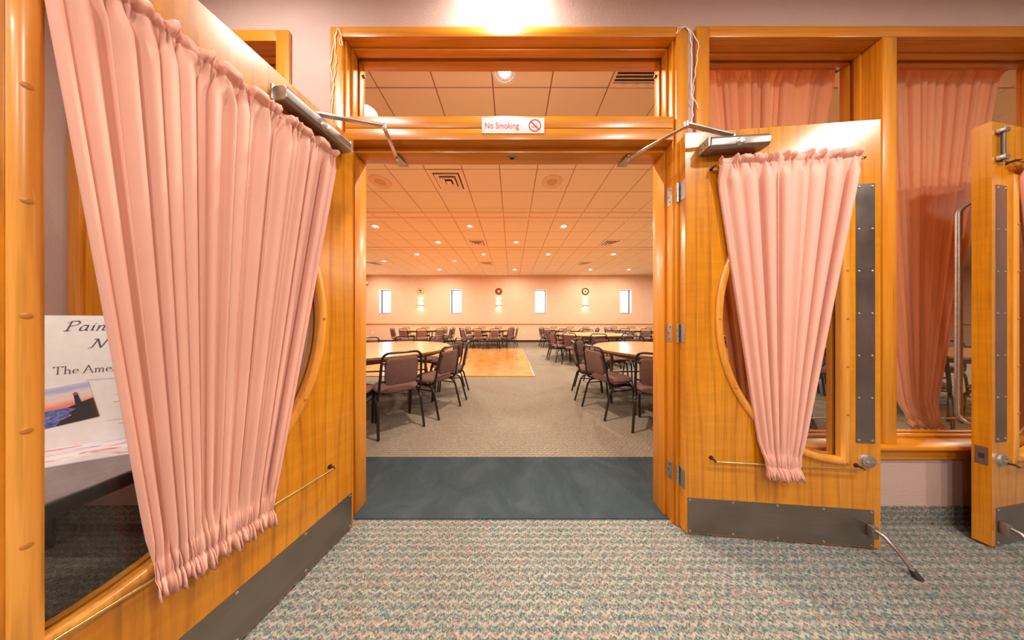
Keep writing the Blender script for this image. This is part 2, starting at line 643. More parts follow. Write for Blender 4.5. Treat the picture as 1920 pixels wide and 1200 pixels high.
struct(MB().box(FX0, FX1, FY0 - .1, FY0, 0, ZF).build('wall_foyer_rear', 'wall_foyer', smooth=False), 'beige foyer wall facing the double doorway', 'wall')
struct(MB().box(FX0 - .1, FX1 + .1, FY0 - .1, YW0, ZF, ZF + .05).build('ceiling_foyer', 'foyer_ceiling', smooth=False), 'pale foyer ceiling', 'ceiling')

# ---- hall walls
struct(MB().box(HX0 - .1, HX0, YW0, YB, 0, ZH).build('wall_left', 'wall_hall', smooth=False), 'peach side wall at the left end of the hall', 'wall')
struct(MB().box(HX1, HX1 + .1, YW0, YB, 0, ZH).build('wall_right', 'wall_hall', smooth=False), 'peach side wall at the right end of the hall', 'wall')
WINX = [-6.70, -2.95, 1.51, 6.00]
WW, WZ0, WZ1 = 0.61, 1.54, 2.77
w = MB()
x = HX0
for cx in WINX:
    w.box(x, cx - WW / 2, YB, YB + .26, 0, ZH)
    w.box(cx - WW / 2, cx + WW / 2, YB, YB + .26, 0, WZ0)
    w.box(cx - WW / 2, cx + WW / 2, YB, YB + .26, WZ1, ZH)
    x = cx + WW / 2
w.box(x, HX1, YB, YB + .26, 0, ZH)
struct(w.build('wall_back', 'wall_hall', smooth=False), 'long peach far wall of the hall with four slit windows', 'wall')

struct(MB().box(HX0, HX1, YB - .022, YB, .92, .985).build('trim_1', 'oak_horizontal', bevel=.004), 'oak chair rail along the far wall of the hall', 'trim')
struct(MB().box(HX0, HX0 + .022, YW1, YB - .022, .92, .985).build('trim_2', 'oak_depth', bevel=.004), 'oak chair rail along the left wall of the hall', 'trim')
struct(MB().box(HX1 - .022, HX1, YW1, YB - .022, .92, .985).build('trim_3', 'oak_depth', bevel=.004), 'oak chair rail along the right wall of the hall', 'trim')
struct(MB().box(HX0, HX1, YB - .012, YB, 0, .11).build('baseboard_back', 'black_base', bevel=.003), 'black vinyl base along the far wall of the hall', 'baseboard')
struct(MB().box(HX0, HX0 + .012, YW1, YB - .012, 0, .11).build('baseboard_left', 'black_base', bevel=.003), 'black vinyl base along the left wall of the hall', 'baseboard')
bb = MB()
for a, b in ((FX0, DX0 - .07), (.985, 3.23)):
    bb.box(a, b, YW0 - .008, YW0, 0, .10)
struct(bb.build('baseboard_front', 'carpet', smooth=False), 'strip of patterned carpet turned up the foot of the foyer wall', 'baseboard')
struct(MB().box(FX0, FX0 + .008, FY0, YW0 - .008, 0, .10).build('baseboard_foyer_left', 'carpet', smooth=False), 'strip of patterned carpet along the foot of the foyer side wall', 'baseboard')

for i, cx in enumerate(WINX):
    nm = ['leftmost', 'second from left', 'third from left', 'rightmost'][i]
    o = struct(empty('window_%d' % (i + 3), (cx, YB, WZ0)), 'tall slit window in far peach wall, ' + nm + ' of four', 'window')
    h = WZ1 - WZ0
    lin_ = MB()
    lin_.box(-WW / 2, -WW / 2 + .012, -.004, .25, 0, h).box(WW / 2 - .012, WW / 2, -.004, .25, 0, h)
    lin_.box(-WW / 2 + .012, WW / 2 - .012, -.004, .25, h - .012, h)
    lin_.build('reveal', 'white_trim', o, smooth=False)
    MB().box(-WW / 2 - .01, WW / 2 + .01, -.03, .25, -.02, 0).build('sill', 'white_trim', o, bevel=.004)
    fr = MB()
    fr.box(-WW / 2 + .012, -WW / 2 + .05, .2, .24, 0, h - .012).box(WW / 2 - .05, WW / 2 - .012, .2, .24, 0, h - .012)
    fr.box(-WW / 2 + .05, WW / 2 - .05, .2, .24, 0, .03).box(-WW / 2 + .05, WW / 2 - .05, .2, .24, h - .045, h - .012)
    fr.build('window_frame', 'frame_dark', o, smooth=False)
    MB().box(-WW / 2 + .05, WW / 2 - .05, .216, .224, .03, h - .045).build('pane', 'clear_glass', o, smooth=False)

# ---- hall ceiling: slab, tiles in a grid, tracks
TP = 0.59
GX, GY = -0.195, 3.96
special = {}                    # tile cell -> what sits in it
def cell(x, y):
    return (math.floor((x - GX) / TP), math.floor((y - GY) / TP))
def cell_c(c):
    return (GX + (c[0] + .5) * TP, GY + (c[1] + .5) * TP)
VENTS = [(-1.09, 3.67), (-1.07, 6.55), (3.10, 6.55), (-6.0, 9.25), (-1.1, 9.25), (3.1, 9.25)]
GRILLE = (1.28, 1.9)
for p in VENTS:
    special[cell(*p)] = 'vent'
special[cell(*GRILLE)] = 'grille'

ceil = struct(MB().box(HX0 - .1, HX1 + .1, YW1, YB + .26, ZH, ZH + .06).build('ceiling', 'ceiling_grid', smooth=False),
              'suspended hall ceiling of square peach tiles', 'ceiling')
tile_me = MB().box(-TP / 2 + .006, TP / 2 - .006, -TP / 2 + .006, TP / 2 - .006, -.012, 0).mesh('ceiling_tile', 'ceiling_tile', bevel=.003, smooth=False)
rest = MB()
for i in range(-13, 36):
    for j in range(-5, 13):
        cx, cy = cell_c((i, j))
        x0, x1 = max(cx - TP / 2 + .006, HX0), min(cx + TP / 2 - .006, HX1)
        y0, y1 = max(cy - TP / 2 + .006, YW1), min(cy + TP / 2 - .006, YB)
        if x1 - x0 < .02 or y1 - y0 < .02 or (i, j) in special:
            continue
        full = x1 - x0 > TP - .02 and y1 - y0 > TP - .02
        if full and abs(cx) < .74 * cy + .5 and cy < 7.7:
            put('ceiling_tile', tile_me, ceil, (cx, cy, ZH))
        else:
            rest.box(x0, x1, y0, y1, ZH - .012, ZH)
r = rest.build('ceiling_tile_field', 'ceiling_tile', ceil, smooth=False)
r['kind'] = 'stuff'
for yy in (4.72, 4.96, 6.98, 7.22):
    MB().box(HX0, HX1, yy - .03, yy + .03, ZH - .019, ZH - .0121).build('partition_track', 'ceiling_band', ceil, bevel=.002)

VN = ['square ceiling diffuser nearest the doorway, left of the recessed light', 'square ceiling diffuser in mid ceiling above the dance floor',
      'square ceiling diffuser in mid ceiling over the right-hand tables', 'square ceiling diffuser far off at the left end of the ceiling',
      'square ceiling diffuser near the far wall above the dance floor', 'square ceiling diffuser near the far wall on the right']
for n_, p in enumerate(VENTS):
    cx, cy = cell_c(cell(*p))
    o = tag(empty('ceiling_diffuser', (cx, cy, ZH)), VN[n_], 'vent', 'square ceiling diffusers')
    MB().box(-.285, .285, -.285, .285, -.006, 0).build('back_plate', 'dark_void', o, smooth=False)
    for q, (ro, ri, zo, zi) in enumerate([(.289, .215, -.014, -.012), (.195, .135, -.034, -.012), (.118, .065, -.042, -.018)]):
        f = MB()
        vs, fs = [], []
        for (rr, zz) in ((ro, zi), (ro, zo), (ri, zi)):
            vs += [(-rr, -rr, zz), (rr, -rr, zz), (rr, rr, zz), (-rr, rr, zz)]
        for k_ in range(4):
            m_ = (k_ + 1) % 4
            fs += [(k_, m_, 4 + m_, 4 + k_), (4 + k_, 4 + m_, 8 + m_, 8 + k_), (8 + k_, 8 + m_, m_, k_)]
        f.add(vs, fs)
        f.build('louvre_ring', 'vent_metal', o, smooth=False)
    MB().box(-.045, .045, -.045, .045, -.04, -.03).build('centre_plate', 'vent_metal', o, bevel=.004)

cx, cy = cell_c(cell(*GRILLE))
o = tag(empty('return_grille', (cx, cy, ZH)), 'slatted return air grille in the ceiling seen through the transom glass', 'vent')
MB().box(-.289, .289, -.289, .289, -.004, 0).build('back_plate', 'dark_void', o, smooth=False)
f = MB()
f.box(-.289, .289, -.289, -.255, -.016, -.004).box(-.289, .289, .255, .289, -.016, -.004).box(-.289, -.262, -.255, .255, -.016, -.004).box(.262, .289, -.255, .255, -.016, -.004)
f.build('grille_frame', 'vent_metal', o, smooth=False)
slat_me = MB().add([(-.262, -.010, -.016), (.262, -.010, -.016), (.262, .008, -.006), (-.262, .008, -.006),
                    (-.262, -.010, -.018), (.262, -.010, -.018), (.262, .008, -.008), (-.262, .008, -.008)],
                   [(0, 1, 2, 3), (4, 7, 6, 5), (0, 4, 5, 1), (2, 6, 7, 3), (0, 3, 7, 4), (1, 5, 6, 2)]).mesh('slat', 'vent_metal', smooth=False)
for k_ in range(17):
    put('slat', slat_me, o, (0, -.24 + k_ * .03, 0))

# ---- ceiling speakers
sp_ring = MB().lathe([(.0, -.004), (.085, -.006), (.09, -.008)], 32).mesh('speaker_cone', 'speaker_cone')
sp_out = MB().lathe([(.085, -.006), (.16, -.010), (.175, -.008), (.178, 0)], 32).mesh('speaker_grille', 'speaker_grille')
for (x, y, lab) in ((-2.265, 3.67, 'round ceiling speaker grille at the left edge of the doorway view'), (.69, 3.67, 'round ceiling speaker grille right of the square diffuser')):
    o = tag(empty('ceiling_speaker', (x, y, ZH - .012)), lab, 'speaker', 'round ceiling speakers')
    put('cone', sp_ring, o)
    put('grille', sp_out, o)

# ---- recessed downlights
dl_trim = MB().lathe([(.088, -.002), (.092, -.010), (.112, -.012), (.122, -.008), (.124, 0)], 32).mesh('trim_ring', 'white_paint')
dl_step = MB().lathe([(.066, .0), (.070, -.004), (.080, -.006), (.088, -.004)], 32).mesh('baffle', 'white_trim')
DLM = {}
def lens(mat):
    if mat not in DLM:
        DLM[mat] = MB().lathe([(.0, -.0075), (.04, -.007), (.066, -.003)], 24).mesh('lens', mat)
    return DLM[mat]
def downlight(x, y, z, label, mat, watts, color, group, spread=178, r=.07, scale=1.0):
    o = tag(empty('recessed_downlight', (x, y, z)), label, 'downlight', group)
    put('trim_ring', dl_trim, o)
    put('baffle', dl_step, o)
    put('lens', lens(mat), o)
    if watts:
        area_lamp('lamp', o, (0, 0, -.022), r, watts, color, spread)
    o.scale = (scale,) * 3
    return o
ROWS = [
    ('row nearest the doorway', 2.04, [(-.07, 'lamp_glow', 1)]),
    ('second row from the doorway', 3.16, [(.13, 'lamp_dim', 0)]),
    ('third row from the doorway', 5.40, [(-3.46, 'lamp_glow', 1), (-1.07, 'lamp_red', 0), (1.31, 'lamp_glow', 1), (3.65, 'lamp_glow', 1), (8.0, 'lamp_glow', 1), (13.0, 'lamp_glow', 1)]),
    ('fourth row from the doorway', 6.50, [(-2.24, 'lamp_glow', 1), (.13, 'lamp_blue', 0), (6.0, 'lamp_glow', 1)]),
    ('fifth row from the doorway', 7.68, [(-3.42, 'lamp_glow', 1), (-1.02, 'lamp_green', 0), (1.31, 'lamp_glow', 1), (3.65, 'lamp_glow', 1), (10.5, 'lamp_glow', 1)]),
    ('sixth row from the doorway', 8.55, [(-5.13, 'lamp_glow', 1), (-2.3, 'lamp_dim', 0)]),
    ('row beside the far wall', 10.0, [(-6.95, 'lamp_glow', 1), (-3.4, 'lamp_glow', 1), (.13, 'lamp_glow', 1), (3.68, 'lamp_glow', 1), (5.47, 'lamp_glow', 1), (9.5, 'lamp_glow', 1), (14.5, 'lamp_glow', 1)]),
]
ORD = ['first', 'second', 'third', 'fourth', 'fifth', 'sixth', 'seventh', 'eighth', 'ninth', 'tenth', 'eleventh', 'twelfth']
KINDL = {'lamp_glow': 'bright warm', 'lamp_red': 'red tinted', 'lamp_blue': 'blue tinted', 'lamp_green': 'greenish', 'lamp_dim': 'dim bluish'}
for rn, y, ls in ROWS:
    for q, (x, mt, on) in enumerate(ls):
        pos = '' if len(ls) == 1 else ', ' + ORD[q] + ' from left'
        downlight(x, y, ZH - .012, KINDL[mt] + ' recessed ceiling light, ' + rn + pos, mt, (HALL_W * (.45 if y > 9.5 else 1.0)) if on else 0, WARM_HALL, 'recessed hall ceiling lights')

# foyer ceiling lights; those labelled added are unseen fill to soften the contrast
FOY = [(-.05, 1.07, 'recessed foyer light grazing the wall above the doorway', WASH_W), (-1.31, .60, 'recessed foyer light above the left open door', FOYER_W * 0.4),
       (1.55, -.15, 'added unseen fill downlight in front of the right open door', FOYER_W), (3.1, -.35, 'recessed foyer light near the third door', FOYER_W),
       (-1.3, -1.2, 'added unseen fill downlight behind the left open door', FOYER_W), (.1, -1.3, 'added unseen fill downlight facing the doorway centre', FOYER_W),
       (1.6, -1.7, 'added unseen fill downlight at the rear of the foyer', FOYER_W), (-1.3, -2.6, 'added unseen fill downlight in the rear left corner', FOYER_W)]
for x, y, lab, wt in FOY:
    downlight(x, y, ZF, lab, 'lamp_glow', wt, WARM, 'recessed foyer ceiling lights', 178)

# ------------------------------------------------------------------ double doorway frame
def trim_obj(name, label):
    return struct(empty(name, (0, 0, 0)), label, 'trim')

def door_frame(name, label, xl, xr, ztop, zbar, parts_full=True):
    """oak frame with a transom: xl, xr are the inner faces"""
    o = trim_obj(name, label)
    yF = YW0 - .018
    cw = .066
    zc = ztop + .056
    for (a, b) in ((xl - .012 - cw, xl - .012), (xr + .012, xr + .012 + cw)):
        MB().box(a, b, yF, YW0, 0, zc).build('side_casing', 'oak_vertical', o, bevel=.003)
    MB().box(xl - .012, xr + .012, yF, YW0, ztop, zc).build('head_casing', 'oak_horizontal', o, bevel=.003)
    for s, xi in ((-1, xl), (1, xr)):
        MB().box(min(xi, xi + s * .03), max(xi, xi + s * .03), YW0 - .001, YW1 + .02, 0, ztop + .015).build('jamb', 'oak_vertical', o, bevel=.002)
        a, b = xi, xi - s * .014
        MB().box(min(a, b), max(a, b), YW0 + .045, YW1 + .012, 0, zbar[0]).build('door_stop', 'oak_vertical', o, bevel=.003)
        # glazing beads beside the transom
        MB().box(min(a, b), max(a, b), YW0 + .03, YW0 + .068, zbar[1], ztop).build('glazing_bead', 'oak_vertical', o, bevel=.004)
        MB().box(min(a, b), max(a, b), YW0 + .086, YW0 + .124, zbar[1], ztop).build('glazing_bead', 'oak_vertical', o, bevel=.004)
    MB().box(xl, xr, YW0 - .001, YW1 + .02, ztop, ztop + .03).build('head_jamb', 'oak_horizontal', o, bevel=.002)
    for y0 in (.03, .086):
        MB().box(xl + .014, xr - .014, YW0 + y0, YW0 + y0 + .038, ztop - .014, ztop).build('glazing_bead', 'oak_horizontal', o, bevel=.004)
        MB().box(xl + .014, xr - .014, YW0 + y0, YW0 + y0 + .038, zbar[1], zbar[1] + .014).build('glazing_bead', 'oak_horizontal', o, bevel=.004)
    zm = (zbar[0] + zbar[1]) / 2
    MB().box(xl, xr, YW0 - .012, YW1 + .01, zm + .0015, zbar[1]).build('transom_bar', 'oak_horizontal', o, bevel=.003)
    MB().box(xl, xr, YW0 - .012, YW1 + .01, zbar[0] + .002, zm - .0015).build('transom_bar', 'oak_horizontal', o, bevel=.003)
    MB().box(xl + .014, xr - .014, YW0 + .045, YW1 + .012, zbar[0] - .026, zbar[0] + .002).build('head_stop', 'oak_horizontal', o, bevel=.003)
    g = MB().box(xl + .002, xr - .002, YW0 + .073, YW0 + .079, zbar[1] + .001, ztop - .001).build('transom_glass', 'clear_glass', o, smooth=False)
    return o

XL, XR = -0.93, 0.90
frame1 = door_frame('trim_4', 'oak frame of the double doorway with a glazed transom', XL, XR, 2.714, (2.145, 2.279))
strike = MB().box(-.03, .03, YW0 + .07, YW0 + .1, 2.116, 2.119).build('strike_plate', 'closer_body', frame1, bevel=.001)
MB().box(-.012, .012, YW0 + .078, YW0 + .092, 2.1152, 2.116).build('strike_hole', 'dark_void', strike, smooth=False)
for s, zx in ((-1, XL), (1, XR)):
    MB().lathe([(0, -.012), (.006, -.012), (.007, 0)], 12, (zx - s * .02, YW0 + .118, 2.64), axis='y').build('glazing_clip', 'dark_steel', frame1)
# frame of the next double doorway, mostly out of the picture
frame2 = door_frame('trim_5', 'oak frame of the second doorway at the far right', 3.33, 5.11, 2.714, (2.145, 2.279))

# ------------------------------------------------------------------ foyer windows
def window(name, label, bays, xl, xr, z0, z1, sill_label=None):
    """bays: clear openings (x0, x1); xl, xr outer casing edges"""
    o = struct(empty(name, (0, 0, 0)), label, 'window')
    yF = YW0 - .018
    cw = .072
    MB().box(xl, xl + cw, yF, YW0, z0 - .0, z1 + .062).build('side_casing', 'oak_vertical', o, bevel=.003)
    MB().box(xr - cw, xr, yF, YW0, z0 - .0, z1 + .062).build('side_casing', 'oak_vertical', o, bevel=.003)
    MB().box(xl + cw, xr - cw, yF, YW0, z1, z1 + .062).build('head_casing', 'oak_horizontal', o, bevel=.003)
    MB().box(xl - .01, xr + .01, yF - .028, YW1 + .01, z0 - .022, z0).build('sill', 'oak_horizontal', o, bevel=.005)
    MB().box(xl, xr, yF, YW0, z0 - .085, z0 - .022).build('apron', 'oak_horizontal', o, bevel=.003)
    for i, (a, b) in enumerate(bays):
        for (p, q) in ((a - .018, a), (b, b + .018)):
            MB().box(p, q, YW0 - .001, YW1 + .01, z0, z1).build('jamb', 'oak_vertical', o, bevel=.002)
        MB().box(a, b, YW0 - .001, YW1 + .01, z1, z1 + .018).build('head_jamb', 'oak_horizontal', o, bevel=.002)
        for y0 in (.052, .094):
            bd = MB()
            MB().box(a, a + .012, YW0 + y0, YW0 + y0 + .026, z0, z1).build('glazing_bead', 'oak_vertical', o, bevel=.003)
            MB().box(b - .012, b, YW0 + y0, YW0 + y0 + .026, z0, z1).build('glazing_bead', 'oak_vertical', o, bevel=.003)
            MB().box(a + .012, b - .012, YW0 + y0, YW0 + y0 + .026, z1 - .012, z1).build('glazing_bead', 'oak_horizontal', o, bevel=.003)
            MB().box(a + .012, b - .012, YW0 + y0, YW0 + y0 + .026, z0, z0 + .012).build('glazing_bead', 'oak_horizontal', o, bevel=.003)
        MB().box(a + .002, b - .002, YW0 + .081, YW0 + .087, z0 + .002, z1 - .002).build('pane', 'clear_glass', o, smooth=False)
        if i:
            MB().box(bays[i - 1][1] + .001, a - .001, yF, YW0 + .1, z0, z1).build('mullion', 'oak_vertical', o, bevel=.003)
    return o
window('window_1', 'oak framed curtained window left of the double doorway', [(-2.39, -1.32)], -2.47, -1.238, .455, 2.69)
window('window_2', 'oak framed two-bay curtained window right of the double doorway', [(1.11, 2.055), (2.135, 3.165)], 1.022, 3.24, .455, 2.712)

# ------------------------------------------------------------------ gathered curtains
def sstep(a, b, x):
    t = max(0.0, min(1.0, (x - a) / (b - a)))
    return t * t * (3 - 2 * t)

def curtain_mesh(x0t, x1t, zt, x0b, x1b, zb, rt, rb, amp, npl, seed, mat, my=1, y0=0.008, hem=.055, tilt=0.0):
    rnd = random.Random(seed)
    ks = [(rnd.uniform(1.5, 9.0), rnd.uniform(0, 6.28), rnd.uniform(.2, .55)) for _ in range(5)]
    def ph(a):
        return PI * (npl * a + sum(A * math.sin(2 * PI * f * a + p) for f, p, A in ks))
    k2 = [(rnd.uniform(3, 11), rnd.uniform(0, 6.28)) for _ in range(3)]
    def dep(a):
        return .62 + .38 * math.sin(2 * PI * k2[0][0] * a + k2[0][1]) * math.sin(2 * PI * k2[1][0] * a + k2[1][1])
    hgt = zt - zb
    rows = [-rt, -rt * .8, -rt * .55, -rt * .3, -.004, 0.0, .004, .012, .025, .045, .07, .11, .16]
    k_ = .22
    while k_ < hgt - .2:
        rows.append(k_)
        k_ += .07
    rows += [hgt - .16, hgt - .11, hgt - .075, hgt - hem, hgt - hem + .004, hgt - .03, hgt - .012, hgt, hgt + .006, hgt + rb * .3, hgt + rb * .65, hgt + rb]
    nu = int(npl * 12)
    def fn(u, v):
        j = int(round(v * (len(rows) - 1)))
        d = rows[j]
        t = max(0.0, min(1.0, d / hgt))
        a = u
        xa, xb = x0t + (x1t - x0t) * a, x0b + (x1b - x0b) * a
        x = xa + (xb - xa) * t
        p = ph(a)
        broad = abs(math.cos(p * .5)) ** .8
        fine = math.sin(p * 1.5 + 2 * math.sin(a * 31))
        rod = max(1 - sstep(0, .085, max(d, 0)), 1 - sstep(0, .13, max(hgt - d, 0)))
        fold = y0 + amp * dep(a) * (1 - .3 * t) * broad
        y = fold * (1 - rod) + rod * (y0 + .031 + .005 * fine + .004 * math.sin(p * 2.7 + 1) + .004 * broad)
        x += (1 - rod) * .20 * amp * math.sin(p) * (1 - .6 * t)
        z = zt - d
        if d < 0:
            q = -d / rt
            y += math.sin(q * 2.2) * (.004 + .015 * math.sin(p * .7 + 1.0) + .005 * math.sin(p * 1.3))
            z += .005 * q * math.sin(p * .4 + seed)
        elif d > hgt:
            q = (d - hgt) / rb
            y += q * (.006 + .013 * math.sin(p * 1.2 + .6))
            z += .010 * q * math.sin(p * .9 + seed)
        z += tilt * max(0.0, min(1.0, (x - .125) / .675)) * t
        if abs(d) <= .003 or abs(d - hgt) <= .003:
            y -= .004
        elif -.03 < d < -.01 or hgt + .01 < d:
            y += .006
        if abs(d - (hgt - hem)) < .003:
            y -= .002
        return (x, -y, z)
    m = MB(my)
    m.grid(fn, nu, len(rows) - 1)
    return m.mesh('curtain_sheet', mat, recalc=False, angle=180)

def curtain(name, label, group, loc, rz, me):
    o = put(name, me, None, loc, (0, 0, rz))
    md = o.modifiers.new('thickness', 'SOLIDIFY')
    md.thickness = .0012
    md.offset = 0
    return tag(o, label, 'curtain', group)

# curtains behind the window panes hang on the hall side
def rods(parent_name, label, x0, x1, y, zt, zb):
    o = tag(empty(parent_name, (0, 0, 0)), label, 'curtain rod', 'window curtain rods')
    for z in (zt, zb):
        MB().cyl((x0, y, z), (x1, y, z), .0045, n=10).build('rod', 'brass', o)
        for xx in (x0, x1):
            MB().box(xx - .008, xx + .008, YW1 + .011, y + .008, z - .012, z + .012).build('bracket', 'bronze', o, bevel=.002)
YC = YW1 + .085
for (a, b, sd, lab, rl) in ((1.12, 2.05, 11, 'tapered salmon curtain behind the window pane above the right open door', 'thin brass curtain rods of the window behind the right open door'),
                            (2.145, 3.155, 23, 'tapered salmon curtain behind the window pane beside the third door', 'thin brass curtain rods of the window beside the third door'),
                            (-2.38, -1.33, 31, 'tapered salmon curtain in the window left of the doorway', 'thin brass curtain rods of the window left of the doorway')):
    c = (a + b) / 2
    me = curtain_mesh(a - .025, b + .03, 2.765, c - .10, c + .10, .505, .022, .045, .045, 40, sd, 'window_cloth')
    curtain('window_curtain', lab, 'window curtains', (0, YC, 0), 0, me)
    rods('window_curtain_rods', rl, a - .035, b + .04, YC - .028, 2.765, .505)

# ------------------------------------------------------------------ doors
DW, DT, DZ0, DZ1 = 0.905, 0.045, 0.012, 2.135
SC_, ZC_, RA, RB = 0.742, 1.15, 0.575, 0.71     # D-shaped light: chord position, centre height, half axes

def d_path(off=0.0, n=40, m=10):
    """D outline, anticlockwise in (x, z) seen from the visible face"""
    pts = []
    for i in range(n + 1):
        a = PI / 2 + PI * i / n
        pts.append((SC_ + (RA + off) * math.cos(a), ZC_ + (RB + off) * math.sin(a)))
    for i in range(1, m):
        pts.append((SC_ + off, ZC_ - (RB + off) + 2 * (RB + off) * i / m))
    pts[0] = (SC_ + off, pts[0][1])
    pts[n] = (SC_ + off, pts[n][1])
    return pts

def leaf_mesh(my):
    m = MB(my)
    xs = [0.0] + [SC_ - RA * math.cos(i / 36 * PI / 2) for i in range(37)] + [DW]
    def half(x):
        t = (SC_ - x) / RA
        return RB * math.sqrt(max(0, 1 - t * t)) if 0 <= t <= 1 else 0
    for i in range(len(xs) - 1):
        a, b = xs[i], xs[i + 1]
        ha = half(a) if 1 <= i <= 37 else 0
        hb = half(b) if 0 < i + 1 <= 37 else 0
        solid = (i == 0 or i == len(xs) - 2)
        for y in (0, DT):
            if solid:
                q = [(a, y, DZ0), (b, y, DZ0), (b, y, DZ1), (a, y, DZ1)]
                m.add(q, [(0, 1, 2, 3) if y == 0 else (3, 2, 1, 0)])
            else:
                q = [(a, y, DZ0), (b, y, DZ0), (b, y, ZC_ - hb), (a, y, ZC_ - ha)]
                m.add(q, [(0, 1, 2, 3) if y == 0 else (3, 2, 1, 0)])
                q = [(a, y, ZC_ + ha), (b, y, ZC_ + hb), (b, y, DZ1), (a, y, DZ1)]
                m.add(q, [(0, 1, 2, 3) if y == 0 else (3, 2, 1, 0)])
        for z in (DZ0, DZ1):
            m.add([(a, 0, z), (b, 0, z), (b, DT, z), (a, DT, z)], [(0, 3, 2, 1) if z == DZ0 else (0, 1, 2, 3)])
        if not solid:
            for (za, zb, up) in ((ZC_ - ha, ZC_ - hb, 1), (ZC_ + ha, ZC_ + hb, 0)):
                m.add([(a, 0, za), (b, 0, zb), (b, DT, zb), (a, DT, za)], [(0, 1, 2, 3) if up else (3, 2, 1, 0)])
    m.add([(SC_, 0, ZC_ - RB), (SC_, DT, ZC_ - RB), (SC_, DT, ZC_ + RB), (SC_, 0, ZC_ + RB)], [(0, 1, 2, 3)])
    for x in (0, DW):
        m.add([(x, 0, DZ0), (x, DT, DZ0), (x, DT, DZ1), (x, 0, DZ1)], [(0, 1, 2, 3) if x else (3, 2, 1, 0)])
    me = m.mesh('leaf', 'oak_door', smooth=False, recalc=False)
    bm = bmesh.new()
    bm.from_mesh(me)
    bmesh.ops.remove_doubles(bm, verts=bm.verts, dist=1e-5)
    bmesh.ops.recalc_face_normals(bm, faces=bm.faces)
    bm.to_mesh(me)
    bm.free()
    return me

